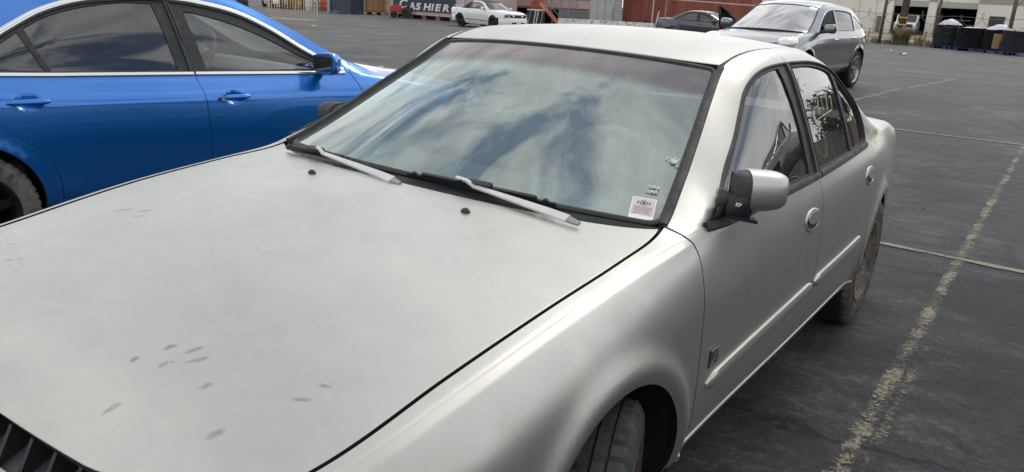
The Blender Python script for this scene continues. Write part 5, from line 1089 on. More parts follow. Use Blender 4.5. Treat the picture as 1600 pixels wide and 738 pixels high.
# painted bay lines, badly worn
def worn_paint(nm, col, keep):
    m, t, b, o = nmat(nm); L = t.links.new; n = noise(t, 60., 9, .82, .2); n2 = noise(t, 3.5, 5, .65, .4); a = _n(t, 'ShaderNodeMath', operation='MULTIPLY_ADD'); L(n2.outputs[0], a.inputs[0]); a.inputs[1].default_value = .7; L(n.outputs[0], a.inputs[2])
    at_ = _n(t, 'ShaderNodeAttribute', attribute_name='fade'); s_ = _n(t, 'ShaderNodeMath', operation='MULTIPLY_ADD'); L(at_.outputs['Fac'], s_.inputs[0]); s_.inputs[1].default_value = .30; L(a.outputs[0], s_.inputs[2]); h_ = _n(t, 'ShaderNodeMath', operation='MULTIPLY'); L(s_.outputs[0], h_.inputs[0]); h_.inputs[1].default_value = .5; s_ = h_
    r = ramp(t, s_.outputs[0], [(keep, g3(0.)), (min(1, keep+.06), g3(.9))]); tr = _n(t, 'ShaderNodeBsdfTransparent'); mx_ = _n(t, 'ShaderNodeMixShader'); b.inputs['Roughness'].default_value = .85
    cr_ = ramp(t, n.outputs[0], [(.35, tuple(c*.6 for c in col)), (.65, col)]); L(cr_.outputs[0], b.inputs['Base Color'])
    L(r.outputs[0], mx_.inputs[0]); L(tr.outputs[0], mx_.inputs[1]); L(b.outputs[0], mx_.inputs[2]); L(mx_.outputs[0], o.inputs[0]); return m
wp = worn_paint('worn_line_paint', (.36, .32, .235), .54); wp3 = worn_paint('thin_line_paint', (.36, .32, .235), .485); wp2 = worn_paint('faint_line_paint', (.34, .29, .20), .56)
def line(x0, y0, x1, y1, wd, m, zz=.004):
    a, b = Vector((x0, y0)), Vector((x1, y1)); d = b-a; n = max(2, int(d.length/.12)); s = Vector((-d.y, d.x)).normalized(); v = []; f = []; fd = []
    for i in range(n+1):
        p = a+d*i/n; q = 1+.12*math.sin(i*1.7)+.1*rng.uniform(-1, 1)
        for k_, w_ in enumerate((-.5, -.3, 0, .3, .5)): v.append((p.x+s.x*wd*w_*q, p.y+s.y*wd*w_*q, gz(p.x, p.y)+zz)); fd.append((0, .8, 1, .8, 0)[k_])
    for i in range(n):
        for k_ in range(4): f.append((i*5+k_, i*5+k_+1, i*5+k_+6, i*5+k_+5))
    o = mobj('bay_line', v, f, m); at_ = o.data.attributes.new('fade', 'FLOAT', 'POINT'); at_.data.foreach_set('value', fd); return tag(o, kind='structure')
line(1.115, -1.2, 1.125, 10.62, .098, wp); line(1.175, -.9, 1.185, 2.6, .07, wp2, .0065)
line(-.6, 4.36, 6.0, 4.20, .085, wp3, .007); line(-.9, 10.52, 6., 10.66, .12, wp3, .007); line(-1.72, 13.2, -1.55, 17.6, .11, wp3); line(-1.45, 18.0, -1.1, 22.5, .10, wp3)
# litter on the ground
leaf_m = mat('dead_leaf', (.05, .045, .03), .9); pebble_m = mat('pebble', (.22, .21, .19), .9)
def crumple(name, loc, s, m, seed, label, cat, group=None):
    r_ = random.Random(seed); mb = MB(); mb.grid([[(loc[0]+s*(i/4-.5)+s*.1*r_.uniform(-1, 1), loc[1]+s*.6*(j/3-.5)+s*.1*r_.uniform(-1, 1), gz(loc[0], loc[1])+.004+s*.16*r_.random()) for i in range(5)] for j in range(4)]); return tag(mb.build(name, m, None, True), label, cat, group)
crumple('dead_leaf', (1.00, .72, 0), .055, leaf_m, 1, 'curled dead leaf on the asphalt beside the grey sedan sill', 'leaf')
crumple('paper_scrap', (-4.6, 35.3, 0), .35, plate_m, 2, 'white paper scrap lying on the far asphalt near the black bales', 'litter')
crumple('paper_scrap', (-5.6, 38., 0), .25, plate_m, 4, 'small pale scrap on the asphalt in front of the grass tuft', 'litter')
st_ = [(2.05, 3.4), (1.75, 2.5), (2.25, 5.9), (.7, 5.7), (1.6, 8.2), (2.2, 2.1)]
for i, (x, y) in enumerate(st_):
    mb = MB(); r_ = random.Random(i); mb.lathe([(-.004, .002), (.002, .009), (.009, .008), (.014, .001)], 7, 'z', (x, y, .003), mod=lambda a, b_: .003*r_.uniform(-1, 1)); tag(mb.build('pebble', pebble_m, None), ('pale pebble just past the bay line crossing', 'pale pebble beside the long bay line, mid way', 'pale pebble beyond the near cross line at the right', 'pale pebble behind the grey sedan rear wheel', 'far pebble near the second cross line', 'nearest pale pebble right of the bay line')[i], 'pebble', 'loose pebbles on the asphalt')

gr_ = MB(); r_ = random.Random(12)
for i in range(1500):
    x, y = r_.uniform(.9, 4.2), r_.uniform(-.5, 14)**1.0; s = r_.uniform(.002, .006)*(1+y*.05); a = r_.uniform(0, 6.28); n0 = len(gr_.v); z = gz(x, y)+.002
    gr_.v += [(x+s*math.cos(a), y+s*math.sin(a), z), (x+s*math.cos(a+2.1), y+s*math.sin(a+2.1), z), (x+s*math.cos(a+4.2), y+s*math.sin(a+4.2), z), (x, y, z+s*.9)]; gr_.f += [(n0, n0+1, n0+3), (n0+1, n0+2, n0+3), (n0+2, n0, n0+3)]
tag(gr_.build('grit', mat('grit_stone', (.17, .165, .155), .95, var=.5, vscale=9)), 'fine pale grit scattered over the asphalt', 'grit', kind='stuff')
# ================================================================== left background
def P2(px, d):       # a spot at distance d in a given bearing from the viewer's place (bearing in columns of the photo)
    v = cf*FPX+cr*(px-800)+cu*369; h = math.hypot(v.x, v.y); x, y = CAM.x+v.x/h*d, CAM.y+v.y/h*d; return x, y, gz(x, y)
def face_frame(p0, p1):
    """x along p0->p1, y away from viewer, origin p0"""
    a = Vector((p1[0]-p0[0], p1[1]-p0[1], 0)); L_ = a.length; return Matrix.Translation((p0[0], p0[1], p0[2])) @ Matrix.Rotation(math.atan2(a.y, a.x), 4, 'Z'), L_
cream = mat('cream_enamel', (.78, .62, .40), .5, var=.2, vscale=3)
def barrier(p0, p1, hgt, nb, label, m, z0=.16):
    M, L_ = face_frame(p0, p1); o = empty('crowd_barrier', M.translation, label=label, cat='barrier'); o.rotation_euler = M.to_euler()
    MB().tube([(0, 0, 0), (0, 0, hgt-.08), (.08, 0, hgt), (L_-.08, 0, hgt), (L_, 0, hgt-.08), (L_, 0, 0)], .022, 8).build('frame', m, o, True)
    MB().tube([(0, 0, z0), (L_, 0, z0)], .018, 8).build('bottom_rail', m, o, True)
    for i in range(nb): x = L_*(i+1)/(nb+1); MB().tube([(x, 0, z0), (x, 0, hgt)], .010, 6).build('bar', m, o, True)
    for x in (.12, L_-.12): MB().bar((x, -.28, .02), (x, .28, .02), .05, .03).build('foot', m, o)
    return o
barrier(P2(420, 34.6), P2(495, 34.0), 1.02, 17, 'cream steel crowd barrier standing alone on the asphalt', cream, .22)
barrier(P2(511, 58), P2(531, 57.5), 1.25, 6, 'pale gate panel beside the navy steel bin', mat('pale_gate', (.55, .50, .42), .6))
# stack of tyres
ts = empty('tyre_stack', P2(378, 48), label='stack of black tyres behind the blue sedan roof', cat='tyres')
for i in range(6): MB().lathe([(0, .19), (.0, .30), (.05, .33), (.17, .33), (.22, .30), (.22, .19)], 24, 'z', (.02*((i*7) % 3-1), .02*((i*5) % 3-1), .225*i)).build('tyre', tyre_m, ts, True, sharp=50)
# clutter against far fence: pallets, bins, planks
tan = mat('old_timber', (.33, .19, .09), .85, var=.45, vscale=4, mapscale=(1, 1, .15)); rust = mat('rusty_sheet', (.20, .06, .025), .8, var=.5, vscale=5); greyst = mat('grey_steel', (.25, .26, .27), .55, var=.2, vscale=3)
def pallet_stack(p, n, label):
    o = empty('pallet_stack', p, R_(35), label=label, cat='pallets')
    for i in range(n):
        q = empty('pallet'); q.parent = o; q.location = (0, 0, i*.145); q.rotation_euler = (0, 0, R_((i*37) % 7-3))
        for k_ in range(6): MB().box((-.6, -.5+k_*.185, .12), (.6, -.5+k_*.185+.1, .14)).build('board', tan, q)
        for k_ in (-.55, 0, .5): MB().box((k_-.04, -.5, 0), (k_+.04, .53, .12)).build('bearer', tan, q)
    return o
pallet_stack(P2(452, 60), 6, 'stack of tan pallets seen through the crowd barrier, left of the two')
pallet_stack(P2(472, 61), 5, 'shorter stack of tan pallets right of the taller one behind the barrier')
def drum(p, label, m, r0=.29, h0=.88):
    o = empty('steel_drum', p, label=label, cat='drum'); MB().lathe([(0, .0), (0, r0), (h0*.32, r0), (h0*.34, r0+.012), (h0*.36, r0), (h0*.64, r0), (h0*.66, r0+.012), (h0*.68, r0), (h0, r0), (h0-.02, r0-.02), (h0-.02, 0)], 20, 'z').build('shell', m, o, True, sharp=40); MB().lathe([(h0-.02, .03), (h0+.01, .03), (h0+.01, 0)], 8, 'z', (.15, 0, 0)).build('bung', greyst, o); return o
drum(P2(484, 59), 'pale drum behind the right half of the crowd barrier', mat('pale_drum', (.62, .55, .47), .6)); drum(P2(493, 58), 'dark grey drum behind the barrier end post', greyst); drum(P2(505, 59), 'orange red drum left of the pale gate', mat('orange_drum', (.5, .12, .06), .6))
# navy bin and timber-sided crate container
def corrug(mb, L_, h0, h1, y, n, dep, axis='x', x0=0., flip=1):
    pts = []
    for i in range(n):
        b_ = x0+L_*i/n; s_ = L_/n; pts += [(b_, 0), (b_+s_*.35, 0), (b_+s_*.5, dep), (b_+s_*.85, dep)]
    pts.append((x0+L_, 0))
    mb.grid([[((a, y+flip*d_, z) if axis == 'x' else (y+flip*d_, a, z)) for a, d_ in pts] for z in (h0, h1)]); return mb
def container(p0, p1, depth, hgt, z0, m, name, label, cat, n=14, frame=None, doors=False):
    M, L_ = face_frame(p0, p1); o = empty(name, M.translation, label=label, cat=cat); o.rotation_euler = M.to_euler(); fm = frame or m
    corrug(MB(), L_-.2, z0+.12, z0+hgt-.1, .04, n, .035, 'x', .1).build('long_side', m, o)
    corrug(MB(), depth-.2, z0+.12, z0+hgt-.1, .04, 6, .035, 'y', .1).build('end_wall', m, o); corrug(MB(), depth-.2, z0+.12, z0+hgt-.1, L_-.04, 6, .035, 'y', .1, -1).build('end_wall', m, o)
    MB().box((.06, .2, z0+hgt-.06), (L_-.06, depth-.06, z0+hgt)).build('roof', m, o)
    for x in (0, L_-.1):
        for y in (0, depth-.1): MB().box((x, y, z0), (x+.1, y+.1, z0+hgt)).build('corner_post', fm, o)
    for z in (z0, z0+hgt-.1): MB().box((.1, .002, z), (L_-.1, .09, z+.1)).build('side_rail', fm, o)
    MB().box((.05, .12, z0+.02), (L_-.05, depth-.05, z0+.1)).build('floor', fm, o)
    return o
navy = mat('navy_steel', (.035, .05, .085), .45, var=.3, vscale=2)
container(P2(547, 54.6), P2(568.5, 55.4), 2.0, 2.2, .0, navy, 'steel_bin', 'tall navy steel bin left of the timber crate', 'bin', 6)
o = empty('timber_crate', P2(569, 55.5), label='tall orange-brown timber crate on skids beside the navy bin', cat='crate'); M, L_ = face_frame(P2(569, 55.5), P2(603, 55.2)); o.rotation_euler = M.to_euler()
for i in range(9): MB().box((L_*i/9+.01, 0, .18), (L_*(i+1)/9-.01, .04, 2.3)).build('plank', tan, o)
MB().box((0, .05, .16), (L_, 1.6, 2.3)).build('box', tan, o)
for x in (.1, L_/2, L_-.2): MB().box((x, -.05, 0), (x+.12, 1.6, .15)).build('skid', tan, o)
for z in (.3, 1.1, 1.9): MB().box((.02, -.03, z), (L_-.02, -.002, z+.1)).build('batten', tan, o)
# little red tractor
red = mat('red_enamel', (.42, .03, .035), .35, coat=.4); tx = P2(626, 51.5)
o = empty('garden_tractor', tx, R_(35), label='small red tractor standing left of the cashier sign', cat='tractor'); o.scale = (.72, .72, .78)
MB().prism([(-.9, .45), (-.9, .85), (-.75, .95), (.0, .98), (.1, .6), (.1, .45)], -.28, .28, lambda a, b, h_: (a, h_, b)).build('engine_hood', red, o, bevel=.05)
MB().box((.15, -.45, .55), (.9, .45, .72)).build('rear_fender', red, o, bevel=.06); MB().prism([(.35, .75), (.75, .75), (.85, 1.15), (.75, 1.17), (.65, .85), (.35, .85)], -.22, .22, lambda a, b, h_: (a, h_, b)).build('seat', black_pl, o, bevel=.03)
MB().tube([(.05, 0, .9), (.22, 0, 1.1)], .02, 6).build('steering_column', black_pl, o); MB().tube([(.22+.05*math.sin(a)*.5, .17*math.cos(a), 1.12+.1*math.sin(a)) for a in np.linspace(0, 6.28, 17)[:-1]], .014, 6, closed=True).build('steering_wheel', black_pl, o, True)
for x, y, r0, w_ in ((-.6, .36, .24, .15), (-.6, -.36, .24, .15), (.5, .5, .40, .26), (.5, -.5, .40, .26)): MB().lathe([(-w_/2, r0*.5), (-w_/2, r0*.9), (-w_/3, r0), (w_/3, r0), (w_/2, r0*.9), (w_/2, r0*.5), (0, r0*.45), (0, 0)], 24, 'y', (x, y, r0), mod=lambda i, j: .012 if (i in (2, 3) and j % 3 == 0) else 0).build('wheel', tyre_m, o, True, sharp=40)
MB().box((-1.0, -.2, .55), (-.91, .2, .8)).build('grille', mat('pale_pink', (.6, .42, .42), .5), o); 
for y in (-.2, .2): MB().lathe([(-.02, .06), (0, .06), (0, 0)], 12, 'x', (-1.0, y, .86)).build('headlight', lens_in, o)
# cashier office trailer
pink = mat('faded_pink_cladding', (.56, .42, .41), .7, var=.15, vscale=1.5, mapscale=(1, 1, .3)); navy2 = mat('sign_navy', (.035, .045, .06), .6, var=.2, vscale=3); sign_w = mat('sign_white', (.72, .73, .74), .55, var=.15, vscale=4)
pa, pb = P2(612, 52.5), P2(768, 47.5); M, L_ = face_frame(pa, pb)
o = empty('office_trailer', M.translation, label='pink office trailer carrying the dark cashier sign', cat='trailer'); o.rotation_euler = M.to_euler()
MB().box((0, .02, .24), (L_, 2.6, 2.9)).build('body', pink, o)
for i in range(1, 8): MB().box((L_*i/8-.02, .006, .26), (L_*i/8+.02, .019, 2.9)).build('cladding_joint', greyst, o)
MB().box((0, .3, .05), (L_, 2.4, .235)).build('undercarriage', dark_void, o)
for i in range(7): MB().box((L_*i/7+.2, .12, 0), (L_*i/7+.5, .28, .22)).build('block_pier', tan, o)
s0, s1 = .02*L_, L_*.66
sg = MB().box((s0, -.05, .47), (s1, -.002, 1.55)).build('sign_board', navy2, o)
for ch, f_, sz, wx in (('C', 13, .74, 1.25), ('A', 29, .56, 1.45), ('S', 41, .56, 1.45), ('H', 53.5, .56, 1.4), ('I', 66, .56, 1.3), ('E', 72, .56, 1.45), ('R', 84, .56, 1.4)):
    text('sign_letter', ch, sz, sign_w, sg, Matrix.Translation((f_/156*L_, -.056, .56 if ch != 'C' else .60)) @ Matrix.Rotation(R_(90), 4, 'X') @ Matrix.Diagonal((wx, 1, 1, 1)), .012, 'LEFT', .18, .022)
# raised pink trailers along the back with stair
pa, pb = P2(716, 52), P2(925, 52); M, L_ = face_frame(pa, pb)
o = empty('raised_office', M.translation, label='long raised pink office behind the white convertible', cat='trailer'); o.rotation_euler = M.to_euler()
MB().box((0, .02, 1.10), (L_, 2.8, 3.8)).build('body', pink, o); MB().box((0, -.03, .98), (L_, 2.8, 1.095)).build('rust_beam', mat('orange_rust_beam', (.34, .11, .05), .75, var=.4, vscale=3), o)
for z in (1.62, 2.2): MB().box((0, -.012, z), (L_, .018, z+.05)).build('trim_rail', greyst, o)
for i in range(1, 9): MB().box((L_*i/9-.015, .0, 1.2), (L_*i/9+.015, .019, 3.8)).build('cladding_joint', greyst, o)
for i in range(8): MB().box((L_*i/7-.06 if i else .0, .5, 0), (L_*i/7+.06, .62, .975)).build('leg', greyst, o)
MB().box((.2, 1.4, .0), (L_-.2, 2.6, .97)).build('dark_gap_fill', dark_void, o)  # dark box filling the space beneath the office
w0 = P2(905, 50.5); q = empty('meter_cabinet', (w0[0], w0[1], w0[2]), M.to_euler().z, label='blue grey cabinet under the raised pink office', cat='cabinet'); MB().box((-1.2, 0, 0), (.9, .7, 1.0)).build('cabinet_body', mat('slate_steel', (.16, .20, .21), .6, var=.15), q, bevel=.02); MB().box((-1.15, -.02, .05), (-.2, -.002, .95)).build('cabinet_door', mat('slate_steel2', (.20, .24, .25), .6), q); MB().box((-.15, -.02, .05), (.85, -.002, .95)).build('cabinet_door', mat('slate_steel2', (.2, .24, .25), .6), q)
w0 = P2(840.5, 50); orr = mat('orange_red_steel', (.45, .12, .06), .6, var=.25, vscale=3)
q = empty('louvred_column', w0, M.to_euler().z, label='orange red louvred column left of the red stair', cat='column'); MB().box((-.38, 0, .75), (.38, .5, 3.6)).build('core', orr, q)
for i in range(11): MB().box((-.40, -.04, .80+i*.25), (.40, -.002, .98+i*.25)).build('louvre', orr, q)
MB().box((-.3, .05, 0), (.3, .45, .745)).build('plinth', greyst, q)
w0 = P2(838, 48); q = empty('folded_dolly', w0, M.to_euler().z, label='black hand cart frame with white straps at the foot of the orange column', cat='cart')
MB().box((-.5, 0, .08), (.55, .5, .9)).build('crate', black_pl, q, bevel=.03)
for i, x in enumerate((-.4, -.1, .05, .32)): MB().bar((x, -.02, .1), (x+.12, -.02, .95), .05, .02).build('strap', sign_w if i in (1, 2) else greyst, q)
MB().box((-.5, -.02, .9), (.52, .5, .96)).build('top_rail', sign_w, q)
# red stair
w0 = P2(878, 48.5); q = empty('steel_stair', w0, M.to_euler().z, label='red steel stair with pale handrails climbing to the pink office', cat='stair'); redst = mat('stair_red', (.36, .05, .05), .6, var=.3); orst = mat('stair_orange', (.55, .20, .10), .6)
for s_, mm in ((-.02, orst), (.9, redst)): MB().bar((0, s_, .1), (-1.25, s_, 1.35), .05, .22).build('stringer', mm, q)
for i in range(6): MB().box((-1.18+i*.2, .02, 1.25-i*.21), (-.95+i*.2, .88, 1.28-i*.21)).build('tread', redst, q)
for dz, yy in ((.45, -.03), (.9, -.03), (.45, .93), (.9, .93)): MB().tube([(0, yy, .1+dz), (-1.25, yy, 1.35+dz), (-1.6, yy, 1.35+dz)], .02, 6).build('handrail', greyst, q)
for i in range(3):
    for yy in (-.03, .93): MB().tube([(-.05-.55*i, yy, .15+.55*i), (-.05-.55*i, yy, 1.05+.55*i)], .02, 6).build('rail_post', greyst, q)
MB().tube([(.45, 0, 0), (.45, 0, 3.2)], .03, 6).build('newel_pole', greyst, q)
# grey shed tower and red container
gs = mat('grey_white_cladding', (.42, .43, .41), .7, var=.12, vscale=2); pa, pb = P2(923, 46.5), P2(973, 46.5); M, L_ = face_frame(pa, pb)
q = empty('metal_shed', M.translation, label='pale grey sheet metal shed left of the rust red container', cat='shed'); q.rotation_euler = M.to_euler()
MB().box((.0, .03, 0), (L_*.72, 1.9, 3.4)).build('core', gs, q)
for i in range(3): MB().box((L_*.24*i+.01, 0, .02), (L_*.24*(i+1)-.04, .029, 3.4)).build('wall_panel', gs, q)
MB().box((L_*.72+.02, .05, 0), (L_, 1.7, 3.3)).build('side_bay', mat('grey_cladding_dark', (.33, .33, .30), .7, var=.15), q)
for i in range(8): MB().box((L_*.76, .02, .35+i*.16), (L_*.97, .048, .45+i*.16)).build('vent_slat', gs, q)
redc = mat('rust_red_container', (.29, .085, .06), .65, var=.3, vscale=2.5, mapscale=(1, 1, .25))
container(P2(974, 49), P2(1178, 47), 2.4, 2.6, .0, redc, 'shipping_container', 'rust red corrugated container behind the charcoal sedan', 'container', 34)
q = empty('bin_bag', P2(1015, 46), label='black bag on the ground at the container foot', cat='bag'); MB().lathe([(0, .0), (0, .45), (.25, .52), (.5, .4), (.66, .12), (.74, .16), (.76, 0)], 14, 'z', mod=lambda i, j: .05*math.sin(j*2.3+i)).build('bag', black_pl, q, True)
# gate frame in front of container
pale_st = mat('pale_steel', (.52, .48, .42), .6)
pa, pb = P2(1042, 41), P2(1185, 40); M, L_ = face_frame(pa, pb); q = empty('gate_frame', M.translation, label='thin pale steel gate frame in front of the container', cat='gate'); q.rotation_euler = M.to_euler()
MB().tube([(0, 0, 0), (0, 0, 1.85), (L_, 0, 1.75), (L_, 0, 0)], .03, 6).build('frame', pale_st, q, True); MB().tube([(-.65, 0, 0), (-.65, 0, 3.)], .03, 6).build('post', pale_st, q)
MB().tube([(-.45, -.1, .3), (-.3, -.1, 1.25)], .03, 6).build('brace', sign_w, q)
# low wall with flaking white paint
m, t, b, oo = nmat('flaking_white_paint'); n = noise(t, 5.5, 9, .75, 1.5); r = ramp(t, n.outputs[0], [(.40, (.30, .29, .27)), (.50, (.62, .62, .60)), (.56, (.74, .75, .74))]); t.links.new(r.outputs[0], b.inputs['Base Color']); b.inputs['Roughness'].default_value = .85
pa, pb = P2(874, 33.5), P2(1026, 33.5); M, L_ = face_frame(pa, pb); q = empty('concrete_barrier', M.translation, label='low concrete barrier with flaking white paint behind the grey sedan roof', cat='barrier'); q.rotation_euler = M.to_euler()
for i in range(2): MB().prism([(-.3, 0), (-.3, .08), (-.17, .33), (-.10, .81), (.10, .81), (.17, .33), (.3, .08), (.3, 0)], L_*i/2+.01, L_*(i+1)/2-.01, lambda a, b_, h_: (h_, a, b_)).build('barrier_block', m, q)
# torn black sheet standing up behind the suv
q = empty('black_tarp', P2(1140, 30), label='torn black plastic sheet standing up beside the suv', cat='tarp'); r_ = random.Random(9)
v_, u_ = Vector((cr.x, cr.y, 0)).normalized(), Vector((0, 0, 1)); rows = []
for j in range(7):
    f_ = j/6; x0_, x1_ = -.42+.12*f_+.12*f_*f_, -.32+1.0*f_**.75; zz_ = 1.62-.95*f_
    rows.append([v_*(x0_+(x1_-x0_)*i/5)+Vector((v_.y, -v_.x, 0))*(.12*math.sin(i*1.3+j*.6))+u_*(zz_-.10*(i/5)*(1-f_)+.04*r_.uniform(-1, 1)) for i in range(6)])
sheet = MB().grid(rows).build('sheet', mat('black_sheet', (.015, .015, .017), .45), q, True); md = sheet.modifiers.new('s', 'SOLIDIFY'); md.thickness = .02
MB().bar((v_*.2)+u_*.0, (v_*.25)+u_*.9, .06).build('prop', greyst, q)
# yard lamp poles etc. kept out: not in view
# ================================================================== right background
conc = mat('pale_concrete', (.36, .32, .26), .9, var=.25, vscale=.8); beige = mat('beige_stucco', (.76, .72, .64), .85, var=.08, vscale=.7); band = mat('grey_band', (.34, .315, .27), .85); dirt = mat('dusty_ground', (.27, .22, .17), .95, var=.3, vscale=.6)
mb = MB(); mb.grid([[(-40, 54.3, .004), (-20, 53.2, .004), (0, 47.6, .004), (30, 38, .004)], [(-40, 140, .004), (-20, 140, .004), (0, 140, .004), (30, 140, .004)]]); tag(mb.build('verge', dirt), kind='structure')
pa, pb = P2(1325, 51.8), P2(1640, 47); M, L_ = face_frame((pa[0], pa[1], 0), (pb[0], pb[1], 0))
q = tag(MB().box((0, 0, 0), (L_, .35, .16), M).build('kerb', mat('kerb_pale', (.55, .50, .36), .9, var=.2, vscale=1.5)), kind='structure')
# warehouse
pa, pb = P2(1190, 86), P2(1660, 80); pa, pb = (pa[0], pa[1], -.1), (pb[0], pb[1], -.1); M, L_ = face_frame(pa, pb)
wh_o = empty('warehouse', M.translation, label='beige warehouse with dark loading bays beyond the fence', cat='warehouse'); wh_o.rotation_euler = M.to_euler()
def along(px):     # where a bearing meets the facade
    x, y, _ = P2(px, 50); d = Vector((x-CAM.x, y-CAM.y)); a = Vector((pa[0], pa[1])); e = (Vector((pb[0], pb[1]))-a).normalized(); r_ = Vector((a.x-CAM.x, a.y-CAM.y)); den = d.x*e.y-d.y*e.x; s_ = (r_.y*d.x-r_.x*d.y)/-den if den else 0
    return -s_ if s_ < 0 else s_
def alongx(px):
    x, y, _ = P2(px, 50); d = np.array([x-CAM.x, y-CAM.y]); a = np.array(pa[:2]); e = np.array(pb[:2])-a; e /= np.linalg.norm(e); s = np.linalg.solve(np.stack([e, -d], 1), np.array([CAM.x, CAM.y])-a); return float(s[0])
b1, b2, b3, b4 = alongx(1398), alongx(1453), alongx(1466), alongx(1531)
H1 = 2.5
for a, c_ in ((0, b1), (b2, b3), (b4, L_)): MB().box((a, 0, 0), (c_, .5, 7.)).build('wall', beige, wh_o); MB().box((a-.0+.003, -.03, 2.95), (c_-.003, -.002, 3.4)).build('string_course', band, wh_o)
for a, c_ in ((b1, b2), (b3, b4)):
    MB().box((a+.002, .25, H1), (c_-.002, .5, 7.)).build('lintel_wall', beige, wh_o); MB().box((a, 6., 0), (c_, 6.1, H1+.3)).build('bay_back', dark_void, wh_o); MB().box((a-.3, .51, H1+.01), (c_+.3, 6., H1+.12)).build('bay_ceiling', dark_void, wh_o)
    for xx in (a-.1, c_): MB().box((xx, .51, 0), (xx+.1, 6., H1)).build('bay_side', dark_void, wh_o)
    MB().box((a+.01, .18, H1+.0), (c_-.01, .249, H1+.5)).build('shutter_box', mat('shutter', (.40, .38, .34), .7), wh_o)
xw = alongx(1564); MB().box((xw-.55, -.05, 1.15), (xw+.6, -.002, 2.0)).build('window', mat('dark_pane', (.03, .035, .05), .15), wh_o); MB().box((xw-.6, -.08, 1.08), (xw+.65, -.051, 1.145)).build('window_sill', conc, wh_o)
xd = alongx(1379); MB().box((xd-.16, -.25, .0), (xd+.16, -.002, 1.55)).build('downpipe_box', mat('brown_grey_box', (.17, .15, .12), .7), wh_o)
for px in (1345, 1372): xx = alongx(px); MB().box((xx-.02, -.012, .1), (xx+.02, -.002, 7.)).build('panel_joint', band, wh_o)
for i, xx in enumerate((alongx(1488), alongx(1505), alongx(1520))): MB().box((xx-.5, 3.+i*.3, 0), (xx+.35, 4.+i*.3, .7+.25*i)).build('stored_goods', [greyst, tan, mat('dull_red_goods', (.2, .07, .06), .8)][i], wh_o)
MB().box((b3+1., 2.5, 1.5), (b4-.8, 2.58, 1.56)).build('rack_beam', pale_st, wh_o); MB().box((b3+1., 2.5, .9), (b4-1.6, 2.58, .96)).build('rack_beam', pale_st, wh_o)
# white truck in bay
tq = P2(1424, 79); trk = empty('white_truck', (tq[0], tq[1], -.1), R_(5), label='white pickup nosing out of the left loading bay', cat='truck')
MB().prism([(-1.9, .45), (-1.9, 1.0), (-1.75, 1.12), (-.6, 1.2), (-.1, 1.75), (1.3, 1.75), (1.35, 1.2), (2.6, 1.2), (2.6, .5)], -.85, .85, lambda a, b_, h_: (h_, a, b_)).build('body', wh, trk, bevel=.08)
MB().prism([(-.66, 1.24), (-.18, 1.70), (-.16, 1.70), (-.64, 1.22)], -.72, .72, lambda a, b_, h_: (h_, a-.03, b_+.03)).build('windshield', mat('dark_pane', (.03, .035, .05), .15), trk)
MB().box((-.6, -1.93, .72), (.6, -1.902, 1.0)).build('grille', black_pl, trk); MB().box((-.85, -2.02, .42), (.85, -1.9, .66)).build('bumper', greyst, trk, bevel=.03)
for sx in (-.72, .72): MB().box((sx-.11, -1.93, .76), (sx+.11, -1.902, .96)).build('headlight', lens_in, trk)
for sx in (-.78, .78):
    for yy in (-1.15, 1.6): MB().lathe([(-.11, .2), (-.11, .34), (-.07, .37), (.07, .37), (.11, .34), (.11, .2), (.08, .0)], 20, 'x', (sx, yy, .37)).build('wheel', tyre_m, trk, True, sharp=40)
# fence posts, wires and coils
woodp = mat('weathered_post', (.13, .10, .075), .9, var=.4, vscale=8, mapscale=(1, 1, .1)); wire_m = mat('rusty_wire', (.13, .115, .10), .7)
fp = {}
for key, px, d, hh, rr, lab in (('a', 1385.5, 50.4, 3.6, .09, 'dark slanting fence post left of the utility pole'), ('b', 1471, 49.5, 3.6, .075, 'slim brown fence post between the two loading bays'), ('c', 1588, 46.5, 3.8, .10, 'dark fence post behind the black bales at the right edge')):
    x, y, z = P2(px, d); fp[key] = (x, y); q = empty('fence_post', (x, y, 0), label=lab, cat='post'); MB().tube([(0, 0, -.1), (.02, 0, hh)], [rr, rr*.85], 8).build('post', woodp, q, True)
    MB().bar((0, 0, hh*.55), (.35, -.1, hh*.55+.45), .04).build('outrigger', pale_st if key == 'b' else greyst, q)
x, y, z = P2(1417, 50.6); up_ = empty('utility_pole', (x, y, 0), label='thick brown utility pole with yellow bands above the grass tuft', cat='pole'); MB().tube([(0, 0, -.1), (0, 0, 8)], [.20, .16], 14).build('pole', woodp, up_, True)
yl = mat('yellow_band', (.62, .42, .05), .6)
for z in (1.02, 1.40): MB().lathe([(z, .203), (z, .215), (z+.075, .215), (z+.075, .203)], 16, 'z').build('reflector_band', yl, up_, True, sharp=40)
fe = empty('wire_fence', (0, 0, 0), label='rusty wire fence with loose razor coils strung between the posts', cat='fence')
x0, y0, _ = P2(1330, 51.6); x1, y1, _ = P2(1640, 45.8)
for z in (.35, .75, 1.6): MB().tube([(x0+(x1-x0)*i/12, y0+(y1-y0)*i/12, z+.05*math.sin(i*1.9)) for i in range(13)], .012, 5).build('wire', wire_m, fe, True)
cp_ = []
for i in range(150):
    a = i*.42; f_ = i/149; cp_.append((x0+(x1-x0)*f_+.22*math.cos(a), y0+(y1-y0)*f_, 1.45+.30*math.sin(a)+.1*math.sin(i*.13)))
MB().tube(cp_, .011, 5).build('razor_coil', wire_m, fe, True)
for px in (1352, 1366, 1440, 1456, 1500): x, y, _ = P2(px, 50.4); MB().tube([(x, y, 0), (x+.05, y, .55+.2*((px*7) % 3))], .025, 5).build('stake', woodp, fe)
